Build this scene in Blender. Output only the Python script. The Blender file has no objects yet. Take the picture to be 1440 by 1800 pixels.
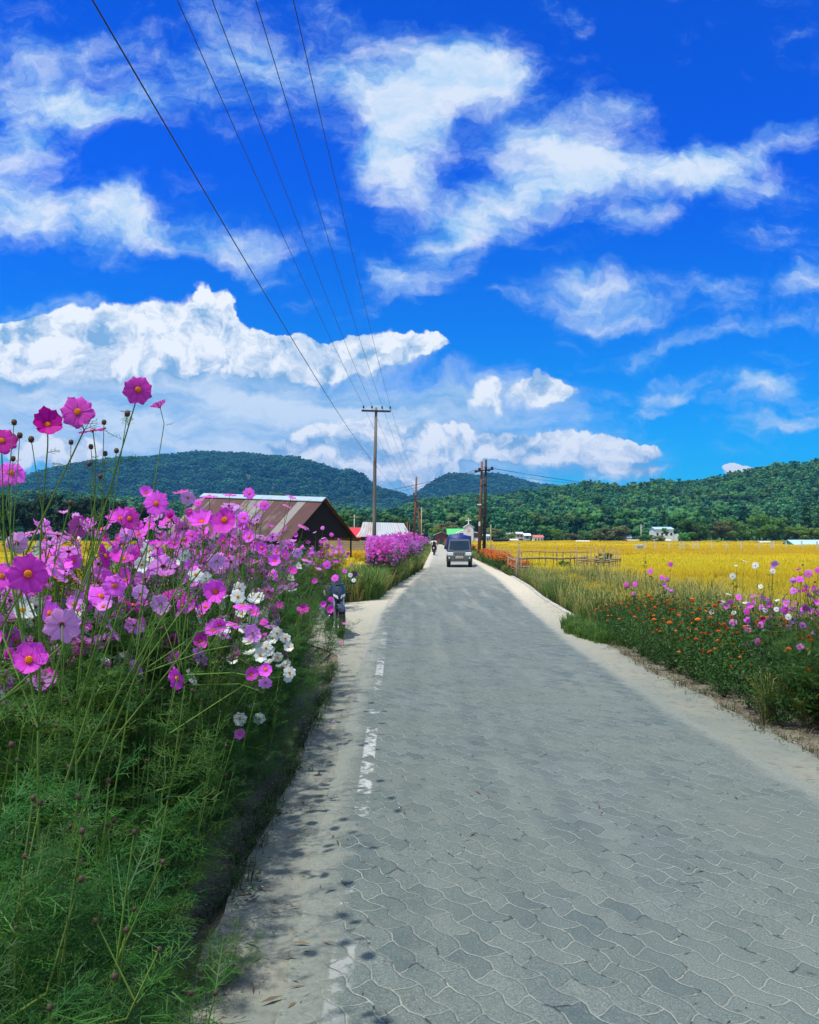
import bpy, bmesh, math, random
import numpy as np
from mathutils import Vector, Matrix, Euler, noise as mnoise
R = math.radians
rnd = random.Random(7)
nrs = np.random.RandomState(11)
SC = bpy.context.scene
COL = SC.collection

# ------------------------------------------------------------------ camera
H = 1.85                      # eye height
F = 1440.0                    # focal length in photo pixels
cam_d = bpy.data.cameras.new('camera')
cam = bpy.data.objects.new('camera', cam_d); COL.objects.link(cam)
cam.location = (0, 0, H)
cam.rotation_euler = (R(90), 0, 0)
cam_d.sensor_fit = 'VERTICAL'
cam_d.sensor_height = 36.0
cam_d.lens = 28.8
cam_d.shift_y = 43.0/1800.0
cam_d.clip_start = 0.05
cam_d.clip_end = 20000
SC.camera = cam
SC.view_settings.view_transform = 'Standard'
SC.view_settings.look = 'None'
SC.view_settings.gamma = 1
SC.view_settings.use_curve_mapping = False
SC.view_settings.exposure = 0.12
SC.cycles.use_denoising = True
SC.cycles.max_bounces = 6
SC.cycles.diffuse_bounces = 2
SC.cycles.glossy_bounces = 2
SC.cycles.transmission_bounces = 3
SC.cycles.transparent_max_bounces = 4
SC.cycles.volume_bounces = 0
SC.cycles.caustics_reflective = False
SC.cycles.caustics_refractive = False

# ------------------------------------------------------------------ sun
SUN_DIR = Vector((-0.28, -0.23, 0.93)).normalized()     # towards the sun
sun_d = bpy.data.lights.new('sun', 'SUN'); sun_d.energy = 4.8; sun_d.angle = R(1.0)
sun_d.color = (1.0, 0.95, 0.86)
sun = bpy.data.objects.new('sun', sun_d); COL.objects.link(sun)
sun.rotation_euler = (-SUN_DIR).to_track_quat('-Z', 'Y').to_euler()
sun.location = (-30, -10, 60)
SUN_EL = math.asin(SUN_DIR.z)
SUN_AZ = math.atan2(SUN_DIR.x, SUN_DIR.y)

# ------------------------------------------------------------------ node helper
class NT:
    """small helper to write node trees as expressions"""
    def __init__(s, tree): s.t = tree; s.n = tree.nodes; s.l = tree.links
    def node(s, typ, **kw):
        n = s.n.new(typ)
        for k, v in kw.items(): setattr(n, k, v)
        return n
    def put(s, sock, v):
        if v is None: return
        if hasattr(v, 'is_output') or isinstance(v, bpy.types.NodeSocket): s.l.new(v, sock)
        else:
            try: sock.default_value = v
            except Exception: sock.default_value = (*v, 1.0)
    def m(s, op, a, b=None, c=None, clamp=False):
        n = s.n.new('ShaderNodeMath'); n.operation = op; n.use_clamp = clamp
        s.put(n.inputs[0], a); s.put(n.inputs[1], b)
        if c is not None: s.put(n.inputs[2], c)
        return n.outputs[0]
    def v(s, op, a, b=None):
        n = s.n.new('ShaderNodeVectorMath'); n.operation = op
        s.put(n.inputs[0], a); s.put(n.inputs[1], b)
        return n.outputs['Value'] if op in ('DOT_PRODUCT', 'LENGTH', 'DISTANCE') else n.outputs[0]
    def xyz(s, x, y, z):
        n = s.n.new('ShaderNodeCombineXYZ'); s.put(n.inputs[0], x); s.put(n.inputs[1], y); s.put(n.inputs[2], z)
        return n.outputs[0]
    def sep(s, v):
        n = s.n.new('ShaderNodeSeparateXYZ'); s.put(n.inputs[0], v); return n.outputs
    def noise(s, vec, scale, detail=4, rough=0.55, dist=0.0, w=None, col=False, lac=2.0):
        n = s.n.new('ShaderNodeTexNoise'); s.put(n.inputs['Vector'], vec)
        n.inputs['Scale'].default_value = scale; n.inputs['Detail'].default_value = detail
        n.inputs['Roughness'].default_value = rough; n.inputs['Distortion'].default_value = dist
        n.inputs['Lacunarity'].default_value = lac
        return n.outputs['Color'] if col else n.outputs['Fac']
    def vor(s, vec, scale, feature='F1', out='Distance'):
        n = s.n.new('ShaderNodeTexVoronoi'); n.feature = feature; s.put(n.inputs['Vector'], vec)
        n.inputs['Scale'].default_value = scale
        return n.outputs[out]
    def mr(s, v, a, b, c=0.0, d=1.0, smooth=False):
        n = s.n.new('ShaderNodeMapRange'); s.put(n.inputs[0], v)
        s.put(n.inputs[1], a); s.put(n.inputs[2], b); s.put(n.inputs[3], c); s.put(n.inputs[4], d)
        if smooth: n.interpolation_type = 'SMOOTHSTEP'
        return n.outputs[0]
    def mix(s, f, a, b, blend='MIX'):
        n = s.n.new('ShaderNodeMix'); n.data_type = 'RGBA'; n.blend_type = blend
        s.put(n.inputs[0], f); s.put(n.inputs[6], a); s.put(n.inputs[7], b)
        return n.outputs[2]
    def ramp(s, f, stops):
        n = s.n.new('ShaderNodeValToRGB'); s.put(n.inputs[0], f)
        cr = n.color_ramp
        while len(cr.elements) < len(stops): cr.elements.new(0.5)
        for e, (p, c) in zip(cr.elements, stops): e.position = p; e.color = (*c, 1)
        return n.outputs[0]

def c4(c): return (c[0], c[1], c[2], 1.0)

# ------------------------------------------------------------------ sky
W = bpy.data.worlds.new('World'); SC.world = W; W.use_nodes = True
W.node_tree.nodes.clear()
n = NT(W.node_tree)
tc = n.node('ShaderNodeTexCoord')
sky = n.node('ShaderNodeTexSky'); sky.sky_type = 'NISHITA'; sky.sun_disc = False
sky.sun_elevation = SUN_EL; sky.sun_rotation = SUN_AZ
sky.altitude = 1600; sky.air_density = 1.0; sky.dust_density = 0.3; sky.ozone_density = 3.0
dx, dy, dz = n.sep(tc.outputs['Generated'])
ya = n.m('MAXIMUM', n.m('ABSOLUTE', dy), 0.08)
u = n.m('DIVIDE', dx, ya); v = n.m('DIVIDE', dz, ya)
# cloud sheet coordinates : u, v are tangents of the heading and of the elevation
vc = n.m('MAXIMUM', v, 0.02)
P = n.xyz(u, v, 0.37)
warp = n.noise(P, 5.0, 5, 0.6, col=True)
warp2 = n.noise(P, 17.0, 4, 0.6, col=True)
wv = n.v('ADD', n.v('MULTIPLY', n.v('SUBTRACT', warp, (0.5, 0.5, 0.5)), (0.16, 0.10, 0)),
         n.v('MULTIPLY', n.v('SUBTRACT', warp2, (0.5, 0.5, 0.5)), (0.05, 0.035, 0)))
PW = n.v('ADD', P, wv)
pu, pv, _ = n.sep(PW)
GU = np.linspace(-0.75, 0.75, 240); GV = np.linspace(0.0, 0.75, 200)
def blob_field(lst):
    A = np.zeros((len(GV), len(GU)))
    for (px, py, rx, ry, rot, wt) in lst:
        cx, cy = (px-720)/F, (943-py)/F
        a = R(rot); ca, sa = math.cos(a), math.sin(a)
        X = GU[None, :]-cx; Y = GV[:, None]-cy
        ex = (X*ca+Y*sa)*F/rx; ey = (-X*sa+Y*ca)*F/ry
        A += wt*np.exp(-ex*ex-ey*ey)
    return A
def curves(fac, ys, lo, hi):
    """three functions of one coordinate in one RGB Curves node"""
    nd = n.node('ShaderNodeRGBCurve'); cm = nd.mapping; cm.use_clip = False
    t = n.mr(fac, lo, hi)
    n.l.new(n.xyz(t, t, t), nd.inputs['Color'])
    K = 60
    for ch in range(3):
        c = cm.curves[ch]; y = ys[ch]; xs = np.linspace(0, 1, len(y))
        xx = np.linspace(0, 1, K); yy = np.interp(xx, xs, y)
        c.points[0].location = (0, yy[0]); c.points[1].location = (1, yy[-1])
        for q in range(1, K-1): c.points.new(xx[q], yy[q])
        for p in c.points: p.handle_type = 'AUTO'
    cm.update()
    # values were stored as 0..1, put them back to -1..1
    return n.v('SUBTRACT', n.v('MULTIPLY', nd.outputs[0], (2, 2, 2)), (1, 1, 1))
def blobs(lst, rank):
    """the sum of soft cloud masses as a sum of products f(u) g(v)"""
    A = blob_field(lst); U, S_, Vt = np.linalg.svd(A, full_matrices=False)
    tot = None
    for k in range(0, rank, 3):
        fu, fv, amp = [], [], []
        for j in range(k, k+3):
            a1 = np.abs(Vt[j]).max(); a2 = np.abs(U[:, j]).max()
            fu.append(Vt[j]/a1*0.5+0.5); fv.append(U[:, j]/a2*0.5+0.5); amp.append(S_[j]*a1*a2)
        cu = curves(pu, fu, GU[0], GU[-1]); cv = curves(pv, fv, GV[0], GV[-1])
        d = n.v('DOT_PRODUCT', n.v('MULTIPLY', cu, cv), tuple(amp))
        tot = d if tot is None else n.m('ADD', tot, d)
    return tot
wisp = [(750,150,130,90,0,1.25),(690,240,80,80,0,1.0),(850,130,80,45,-15,.8),(725,340,60,70,-60,.8),(800,400,90,50,25,.9),
        (920,350,120,50,25,.9),(1080,300,190,50,-4,1.25),(1230,320,90,30,0,.8),(1080,190,80,30,0,.55),(960,240,120,40,0,.5),(1110,385,80,26,5,.7),
        (60,130,120,90,0,.75),(150,185,110,30,-5,.7),(20,260,70,80,0,.8),(80,375,170,60,-8,1.15),(270,400,110,40,-10,.8),(210,350,60,30,10,.6),(430,440,90,24,-8,.7),
        (440,60,190,60,-20,.55),(320,120,130,60,0,.5),(600,110,60,60,0,.42),(250,180,120,30,0,.4),(470,120,120,50,0,.4),(50,470,40,20,0,.3),
        (1050,540,110,45,-10,.75),(1010,480,60,30,-30,.5),(1230,590,110,16,12,.8),(1120,625,60,14,8,.6),(1230,520,70,35,-20,.55),(1180,685,60,20,5,.85),(1340,668,60,20,0,.95),
        (1140,715,28,16,0,.6),(1330,612,60,10,8,.5),(1400,490,60,36,10,.7),(1400,235,50,20,20,.6),(1320,280,90,22,8,.45),(1380,740,130,16,4,.7),(1220,800,80,10,0,.25),
        (1150,765,60,8,0,.5),(1000,600,60,16,0,.35),(1200,420,60,16,0,.35),(560,440,60,16,-10,.4),(480,480,60,14,0,.4),(1400,330,60,20,0,.4),(860,520,40,10,0,.3),(1300,715,50,12,0,.35),(705,490,45,28,-20,.65),(760,500,40,20,40,.5),(1300,800,60,8,0,.4),
        (60,535,150,14,0,.75),(600,690,40,9,0,.2),(900,490,30,8,0,.3),(1150,500,120,10,0,.25),(1380,560,60,14,0,.3)]
cumu = [(372,535,42,38,0,1.3),(340,600,130,55,0,1.0),(120,610,170,60,0,1.25),(200,655,200,55,0,.9),(20,610,60,55,0,.8),(480,620,110,45,0,1.2),
        (640,620,110,32,-4,1.2),(740,620,60,20,0,1.0),(20,700,50,38,0,1.1),(540,650,150,25,0,.7),
        (610,790,150,50,0,1.25),(740,805,70,50,0,1.1),(840,775,70,32,0,1.15),(930,795,120,34,-5,1.15),(1040,795,90,24,-5,1.0),(1120,792,40,13,0,.7),
        (880,700,70,28,0,.75),(970,680,60,34,-30,.75),(1090,835,70,16,0,.8),(1320,832,30,9,0,1.0),(1360,828,20,7,0,.8),(640,850,120,40,0,.9),(180,850,150,30,0,.8),(900,850,200,24,0,.7),(100,800,120,40,0,.7),(1290,836,30,6,0,.7),(990,865,30,8,0,.7)]
veil = [(150,700,280,80,0,1.1),(420,690,300,60,0,.9),(450,760,260,50,0,1.0),(700,740,230,60,0,.8),(800,690,80,40,0,.35),(700,840,300,60,0,.9),(80,760,200,80,0,.7),
        (1050,800,150,60,0,.45),(1330,730,160,50,0,.25),(930,690,110,60,0,.35)]
base = [(px, py+ry*1.45, rx*1.1, ry*0.8, rot, wt) for (px, py, rx, ry, rot, wt) in cumu]
bw, bc, bv, bb = blobs(wisp, 18), blobs(cumu, 12), blobs(veil, 6), blobs(base, 9)
Pst = n.v('MULTIPLY', PW, (1.0, 1.8, 1.0))
fw = n.noise(Pst, 8.0, 9, 0.66)
fc = n.noise(PW, 15.0, 8, 0.60)
bil = n.vor(PW, 30.0, 'SMOOTH_F1')
# unseen cloud added overhead and behind the viewer to whiten the ambient light
behind = n.m('MAXIMUM', n.mr(v, 0.70, 1.1), n.mr(dy, 0.05, -0.25))
bw = n.m('ADD', bw, n.m('MULTIPLY', behind, 1.1))
dw = n.m('ADD', bw, n.m('MULTIPLY', n.m('SUBTRACT', fw, 0.5), 2.6))
dens_w = n.mr(dw, 0.08, 1.45, 0, 1, True)
dc = n.m('ADD', n.m('ADD', bc, n.m('MULTIPLY', n.m('SUBTRACT', fc, 0.5), 1.0)), n.m('MULTIPLY', n.m('SUBTRACT', 0.45, bil), 0.45))
soft = n.mr(n.m('SUBTRACT', bb, bc), -0.60, 0.40, 0, 1, True)
dens_c = n.mr(dc, n.m('ADD', 0.42, n.m('MULTIPLY', soft, -0.1)), n.m('ADD', 0.54, n.m('MULTIPLY', soft, 1.25)), 0, 1, True)
dens_v = n.mr(n.m('ADD', bv, n.m('MULTIPLY', n.m('SUBTRACT', fw, 0.5), 1.6)), 0.15, 1.1, 0, 0.92, True)
fc2 = n.noise(n.v('ADD', PW, (0.008, -0.014, 0.0)), 15.0, 6, 0.6)
rel = n.m('SUBTRACT', fc, fc2)
lit_c = n.m('ADD', n.m('ADD', 0.80, n.m('MULTIPLY', rel, 5.5)), n.m('MULTIPLY', n.m('SUBTRACT', 0.40, bil), 1.3))
lit_c = n.m('SUBTRACT', lit_c, n.m('MULTIPLY', soft, 0.75), clamp=True)
fw2 = n.noise(n.v('ADD', Pst, (0.02, -0.03, 0.0)), 8.0, 5, 0.6)
lit_w = n.m('ADD', n.mr(dw, 0.3, 1.4, 0.15, 0.85), n.m('MULTIPLY', n.m('SUBTRACT', fw, fw2), 2.2), clamp=True)
col_c = n.mix(lit_c, c4((0.26, 0.50, 0.80)), c4((1.02, 1.06, 1.10)))
col_w = n.mix(lit_w, c4((0.20, 0.60, 0.98)), c4((0.84, 0.93, 1.04)))
col_v = n.mix(n.mr(n.noise(n.v('MULTIPLY', PW, (1.0, 3.6, 1.0)), 6.0, 6, .6), .36, .62), c4((0.20, 0.49, 0.86)), c4((0.78, 0.91, 1.03)))
# clear sky : Nishita, saturated as in the photograph
tint = n.mix(n.mr(v, 0.0, 0.45), c4((0.015, 0.82, 1.0)), c4((0.0, 0.43, 1.85)))
skyc = n.mix(1.0, sky.outputs[0], tint, 'MULTIPLY')
SKY = 0.12
def scaled(c, k):
    nn = n.n.new('ShaderNodeVectorMath'); nn.operation = 'SCALE'; n.put(nn.inputs[0], c); nn.inputs['Scale'].default_value = k
    return nn.outputs[0]
KC = 0.88/SKY
cl = n.mix(dens_v, skyc, scaled(col_v, KC))
cl = n.mix(n.m('MULTIPLY', dens_w, 0.95), cl, scaled(col_w, KC))
cl = n.mix(dens_c, cl, scaled(col_c, KC))
cl = n.mix(n.mr(dz, -0.02, 0.0), c4((0.5, 1.2, 0.8)), cl)
bg = n.node('ShaderNodeBackground'); n.put(bg.inputs[0], cl); bg.inputs[1].default_value = SKY
wo = n.node('ShaderNodeOutputWorld'); n.l.new(bg.outputs[0], wo.inputs[0])
W.cycles.sampling_method = 'MANUAL'; W.cycles.sample_map_resolution = 512

# ------------------------------------------------------------------ object helpers
def tag(o, label=None, cat=None, group=None, kind=None):
    if label: o['label'] = label
    if cat: o['category'] = cat
    if group: o['group'] = group
    if kind: o['kind'] = kind
    return o
def thing(name, label, cat, loc=(0, 0, 0), rz=0.0, group=None, scale=None):
    o = bpy.data.objects.new(name, None); COL.objects.link(o)
    o.empty_display_size = 0.2
    o.location = loc; o.rotation_euler = (0, 0, rz)
    if scale: o.scale = (scale,)*3 if isinstance(scale, (int, float)) else scale
    return tag(o, label, cat, group)
def link(name, me, parent=None, loc=None, rot=None, scale=None):
    o = bpy.data.objects.new(name, me); COL.objects.link(o)
    if parent is not None: o.parent = parent
    if loc is not None: o.location = loc
    if rot is not None: o.rotation_euler = rot
    if scale is not None: o.scale = (scale,)*3 if isinstance(scale, (int, float)) else scale
    return o
def copy_tree(o, parent=None):
    c = o.copy(); COL.objects.link(c)
    if parent is not None: c.parent = parent
    for ch in o.children: copy_tree(ch, c)
    return c
class MB:
    """collects verts and faces (with a material slot each) for one mesh"""
    def __init__(s): s.v = []; s.f = []; s.mi = []
    def add(s, vs, fs, mi=0):
        b = len(s.v); s.v.extend([tuple(q) for q in vs]); s.f.extend([tuple(b+i for i in f) for f in fs]); s.mi.extend([mi]*len(fs)); return s
    def box(s, c, d, rot=None, mi=0, taper=None):
        hx, hy, hz = d[0]/2, d[1]/2, d[2]/2
        vs = [Vector((x*hx, y*hy, z*hz)) for z in (-1, 1) for y in (-1, 1) for x in (-1, 1)]
        if taper:
            for q in vs:
                if q.z > 0: q.x *= taper[0]; q.y *= taper[1]
        if rot is not None:
            M = Euler(rot).to_matrix(); vs = [M @ q for q in vs]
        vs = [q+Vector(c) for q in vs]
        return s.add(vs, [(0, 2, 3, 1), (4, 5, 7, 6), (0, 1, 5, 4), (2, 6, 7, 3), (0, 4, 6, 2), (1, 3, 7, 5)], mi)
    def tube(s, pts, rads, n=6, mi=0, cap=True):
        pts = [Vector(p) for p in pts]
        if isinstance(rads, (int, float)): rads = [rads]*len(pts)
        vs, fs = [], []
        ref = None
        for i, p in enumerate(pts):
            d = (pts[min(i+1, len(pts)-1)]-pts[max(i-1, 0)])
            if d.length < 1e-9: d = Vector((0, 0, 1))
            d.normalize()
            if ref is None: ref = Vector((1, 0, 0)) if abs(d.x) < 0.8 else Vector((0, 1, 0))
            a = d.cross(ref)
            if a.length < 1e-6: a = d.orthogonal()
            a.normalize(); b = d.cross(a).normalized(); ref = b.cross(d) * 1.0 if False else ref
            for k in range(n):
                t = 2*math.pi*k/n
                vs.append(p+(a*math.cos(t)+b*math.sin(t))*rads[i])
        for i in range(len(pts)-1):
            for k in range(n):
                fs.append((i*n+k, i*n+(k+1) % n, (i+1)*n+(k+1) % n, (i+1)*n+k))
        if cap:
            fs.append(tuple(range(n-1, -1, -1))); fs.append(tuple((len(pts)-1)*n+k for k in range(n)))
        return s.add(vs, fs, mi)
    def disc(s, c, r, axis=(0, 0, 1), h=0.01, n=12, mi=0):
        a = Vector(axis).normalized()
        return s.tube([Vector(c)-a*h/2, Vector(c)+a*h/2], r, n, mi)
    def lathe(s, prof, c=(0, 0, 0), n=10, mi=0, M=None):
        vs, fs = [], []
        for (r, z) in prof:
            for k in range(n):
                t = 2*math.pi*k/n; q = Vector((r*math.cos(t), r*math.sin(t), z))
                if M is not None: q = M @ q
                vs.append(q+Vector(c))
        for i in range(len(prof)-1):
            for k in range(n): fs.append((i*n+k, i*n+(k+1) % n, (i+1)*n+(k+1) % n, (i+1)*n+k))
        return s.add(vs, fs, mi)
    def prism(s, poly, axis_pts, mi=0):
        """poly : list of 3-D points (planar), swept by the vector axis_pts"""
        a = Vector(axis_pts); m = len(poly)
        vs = [Vector(p) for p in poly]+[Vector(p)+a for p in poly]
        fs = [tuple(range(m-1, -1, -1)), tuple(range(m, 2*m))]+[(i, (i+1) % m, m+(i+1) % m, m+i) for i in range(m)]
        return s.add(vs, fs, mi)
    def mesh(s, name, mats, smooth=False):
        me = bpy.data.meshes.new(name); me.from_pydata(s.v, [], s.f)
        for m in (mats if isinstance(mats, (list, tuple)) else [mats]): me.materials.append(m)
        me.polygons.foreach_set('material_index', s.mi)
        if smooth: me.polygons.foreach_set('use_smooth', [True]*len(s.f))
        me.update(); return me
    def build(s, name, mats, parent=None, smooth=False, bevel=None, **kw):
        o = link(name, s.mesh(name, mats, smooth), parent, **kw)
        if bevel:
            b = o.modifiers.new('bevel', 'BEVEL'); b.width = bevel; b.segments = 2; b.limit_method = 'ANGLE'; b.angle_limit = R(35)
        return o

def scatter(name, templates, mats, pts, var, rot, scl, label=None, cat=None):
    """one object : the template pieces live in its own mesh and are instanced on its own loose points"""
    V, Fc, MI, TV = [], [], [], []
    for k, (vs, fs, mi) in enumerate(templates):
        b = len(V); V.extend(vs); Fc.extend([tuple(b+i for i in f) for f in fs]); MI.extend(mi); TV.extend([k+1]*len(vs))
    nt = len(V); N = len(pts)
    V.extend([tuple(p) for p in pts]); TV.extend([0]*N)
    me = bpy.data.meshes.new(name); me.from_pydata(V, [], Fc)
    for m in mats: me.materials.append(m)
    me.polygons.foreach_set('material_index', MI)
    a = me.attributes.new('tv', 'INT', 'POINT'); a.data.foreach_set('value', np.array(TV, np.int32))
    a = me.attributes.new('pv', 'INT', 'POINT'); a.data.foreach_set('value', np.concatenate([np.zeros(nt), np.asarray(var)]).astype(np.int32))
    a = me.attributes.new('rot', 'FLOAT_VECTOR', 'POINT')
    rr = np.zeros((nt+N, 3), np.float32); rr[nt:] = rot; a.data.foreach_set('vector', rr.ravel())
    a = me.attributes.new('scl', 'FLOAT_VECTOR', 'POINT')
    ss = np.ones((nt+N, 3), np.float32)
    scl = np.asarray(scl); ss[nt:] = scl if scl.ndim == 2 else scl[:, None]
    a.data.foreach_set('vector', ss.ravel())
    o = link(name, me); tag(o, label, cat, None, 'stuff')
    g = bpy.data.node_groups.new(name, 'GeometryNodeTree')
    g.interface.new_socket('Geometry', in_out='INPUT', socket_type='NodeSocketGeometry')
    g.interface.new_socket('Geometry', in_out='OUTPUT', socket_type='NodeSocketGeometry')
    gi = g.nodes.new('NodeGroupInput'); go = g.nodes.new('NodeGroupOutput'); L = g.links
    def attr(nm, ty):
        nd = g.nodes.new('GeometryNodeInputNamedAttribute'); nd.data_type = ty; nd.inputs['Name'].default_value = nm; return nd.outputs['Attribute']
    def eq(sock, val):
        nd = g.nodes.new('FunctionNodeCompare'); nd.data_type = 'INT'; nd.operation = 'EQUAL'
        ins = [i for i in nd.inputs if i.enabled and i.type == 'INT']; L.new(sock, ins[0]); ins[1].default_value = val; return nd.outputs[0]
    tv, pv, ro, sc_ = attr('tv', 'INT'), attr('pv', 'INT'), attr('rot', 'FLOAT_VECTOR'), attr('scl', 'FLOAT_VECTOR')
    sp = g.nodes.new('GeometryNodeSeparateGeometry'); sp.domain = 'POINT'
    L.new(gi.outputs[0], sp.inputs['Geometry']); L.new(eq(tv, 0), sp.inputs['Selection'])
    jn = g.nodes.new('GeometryNodeJoinGeometry')
    for k in range(len(templates)):
        st = g.nodes.new('GeometryNodeSeparateGeometry'); st.domain = 'POINT'
        L.new(sp.outputs['Inverted'], st.inputs['Geometry']); L.new(eq(tv, k+1), st.inputs['Selection'])
        ip = g.nodes.new('GeometryNodeInstanceOnPoints')
        L.new(sp.outputs['Selection'], ip.inputs['Points']); L.new(st.outputs['Selection'], ip.inputs['Instance'])
        L.new(eq(pv, k), ip.inputs['Selection']); L.new(ro, ip.inputs['Rotation']); L.new(sc_, ip.inputs['Scale'])
        L.new(ip.outputs[0], jn.inputs[0])
    L.new(jn.outputs[0], go.inputs[0])
    md = o.modifiers.new('scatter', 'NODES'); md.node_group = g
    return o

# ------------------------------------------------------------------ materials
MATS = {}
def newmat(name):
    m = bpy.data.materials.new(name); m.use_nodes = True; m.node_tree.nodes.clear(); MATS[name] = m
    return m, NT(m.node_tree)
def finish(t, col, rough=0.8, bump=None, bs=0.3, bd=0.01, metal=0.0, spec=0.3, trans=0.0, emit=None):
    b = t.node('ShaderNodeBsdfPrincipled')
    t.put(b.inputs['Base Color'], col if not isinstance(col, tuple) else c4(col)); t.put(b.inputs['Roughness'], rough)
    t.put(b.inputs['Metallic'], metal); b.inputs['Specular IOR Level'].default_value = spec
    if bump is not None:
        bn = t.node('ShaderNodeBump'); bn.inputs['Strength'].default_value = bs; bn.inputs['Distance'].default_value = bd
        t.put(bn.inputs['Height'], bump); t.l.new(bn.outputs[0], b.inputs['Normal'])
    out = t.node('ShaderNodeOutputMaterial'); sh = b.outputs[0]
    if trans:
        tr = t.node('ShaderNodeBsdfTranslucent'); t.put(tr.inputs[0], col if not isinstance(col, tuple) else c4(col))
        mx = t.node('ShaderNodeMixShader'); mx.inputs[0].default_value = trans
        t.l.new(sh, mx.inputs[1]); t.l.new(tr.outputs[0], mx.inputs[2]); sh = mx.outputs[0]
    t.l.new(sh, out.inputs[0])
def simple(name, c1, c2=None, scale=8.0, rough=0.7, bump=0.0, metal=0.0, spec=0.3, trans=0.0, coord='Object', stretch=(1, 1, 1), detail=4, rnd_obj=0.0, bd=0.01):
    m, t = newmat(name)
    tc = t.node('ShaderNodeTexCoord'); vec = tc.outputs[coord]
    if stretch != (1, 1, 1): vec = t.v('MULTIPLY', vec, stretch)
    f = t.noise(vec, scale, detail, 0.6)
    col = t.mix(t.mr(f, 0.3, 0.7), c4(c1), c4(c2 or tuple(x*0.75 for x in c1)))
    if rnd_obj:
        oi = t.node('ShaderNodeObjectInfo')
        hs = t.node('ShaderNodeHueSaturation'); t.put(hs.inputs['Color'], col)
        t.put(hs.inputs['Hue'], t.mr(oi.outputs['Random'], 0, 1, 0.5-0.03*rnd_obj, 0.5+0.03*rnd_obj))
        t.put(hs.inputs['Value'], t.mr(oi.outputs['Random'], 0, 1, 1-0.4*rnd_obj, 1+0.4*rnd_obj)); col = hs.outputs[0]
    finish(t, col, rough, f if bump else None, bump, bd, metal, spec, trans)
    return m

# ------------------------------------------------------------------ road layout (x as a function of the distance d)
def tab(pairs):
    xs, ys = zip(*pairs); xs = np.array(xs, float); ys = np.array(ys, float)
    # smooth cubic through the table (monotone steps are small)
    fine = np.concatenate([np.linspace(-20, 60, 400), np.linspace(60.5, 420, 300)])
    base_ = np.interp(fine, xs, ys)
    k = np.array([1, 2, 3, 4, 3, 2, 1.]); k /= k.sum()
    pad = np.concatenate([[base_[0]]*3, base_, [base_[-1]]*3]); sm = np.convolve(pad, k, 'valid')
    return lambda d: np.interp(d, fine, sm)
grayL = tab([(-20, -.45), (3.5, -.42), (5.8, -.5), (10.4, -.6), (19, -.72), (24, -.45), (30, -.15), (46, 1.0), (83, 2.4), (98, 2.9), (157, 4.5), (250, 6.5), (420, 9)])
sandL = tab([(-20, -.9), (4, -.9), (7.1, -.9), (10.4, -.96), (12.9, -1.1), (14.5, -1.9), (16, -2.3), (22, -2.2), (24, -.95), (30, -.62), (46.7, .75), (83, 2.0), (98, 2.55), (157, 4.2), (250, 6.2), (420, 8.6)])
grayR = tab([(-20, 3.0), (5.8, 2.9), (8.5, 2.75), (14.2, 2.8), (19.4, 3.0), (34.6, 3.84), (56.7, 4.6), (98, 5.4), (140, 6.0), (190, 6.8), (250, 7.9), (420, 11)])
sandR = tab([(-20, 3.5), (6.6, 3.42), (8.3, 3.38), (12, 3.3), (14.2, 3.36), (18, 3.65), (20, 3.75), (25, 3.95), (30.6, 4.36), (37, 4.65), (56.7, 5.05), (72, 5.35), (140, 6.5), (190, 7.3), (250, 8.5), (420, 12)])
lineX = lambda d: -.235-.0155*d
def nz(x, y, s, seed=0.0): return mnoise.noise(Vector((x*s+seed, y*s-seed, seed*1.7)))
# ground height at (x, d)
def left_z(o, d):          # o = metres outside the left shoulder edge
    near = min(max((15.0-d)/2.5, 0), 1)
    a = np.interp(o, [0, .05, .12, .35, .7, 1.1, 2, 4, 6], [-.01, -.05, -.12, -.15, -.12, -.08, -.1, -.3, -.38])
    b = np.interp(o, [0, .3, 1, 2, 4], [-.02, -.03, -.08, -.2, -.38])
    return a*near+b*(1-near)
def right_z(o, d):
    w = min(max((d-16)/3, 0), 1)*min(max((45-d)/5, 0), 1)
    a = np.interp(o, [0, .3, 1, 2, 4], [-.02, -.04, -.1, -.25, -.38])
    b = np.interp(o, [0, .05, .3, 1, 2], [-.01, -.12, -.25, -.33, -.38])
    return a*(1-w)+b*w
def ground_z(x, d):
    l, r = float(sandL(d)), float(sandR(d))
    if x < l: return float(left_z(l-x, d))
    if x > r: return float(right_z(x-r, d))
    return 0.0
def P3(px, py, D, z=None):
    """the place at distance D that the photograph shows at (px, py)"""
    return Vector(((px-720)/F*D, D, H+(943-py)/F*D if z is None else z))

def grid_mesh(name, rows, mats, attrs=None, smooth=True):
    """rows: list of lists of (x,y,z)"""
    nr, nc = len(rows), len(rows[0])
    V = [p for r_ in rows for p in r_]
    Fc = [(i*nc+j, i*nc+j+1, (i+1)*nc+j+1, (i+1)*nc+j) for i in range(nr-1) for j in range(nc-1)]
    me = bpy.data.meshes.new(name); me.from_pydata(V, [], Fc)
    for m in mats: me.materials.append(m)
    if smooth: me.polygons.foreach_set('use_smooth', [True]*len(Fc))
    for nm, vals in (attrs or {}).items():
        a = me.attributes.new(nm, 'FLOAT', 'POINT'); a.data.foreach_set('value', np.asarray(vals, np.float32))
    return me

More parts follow.
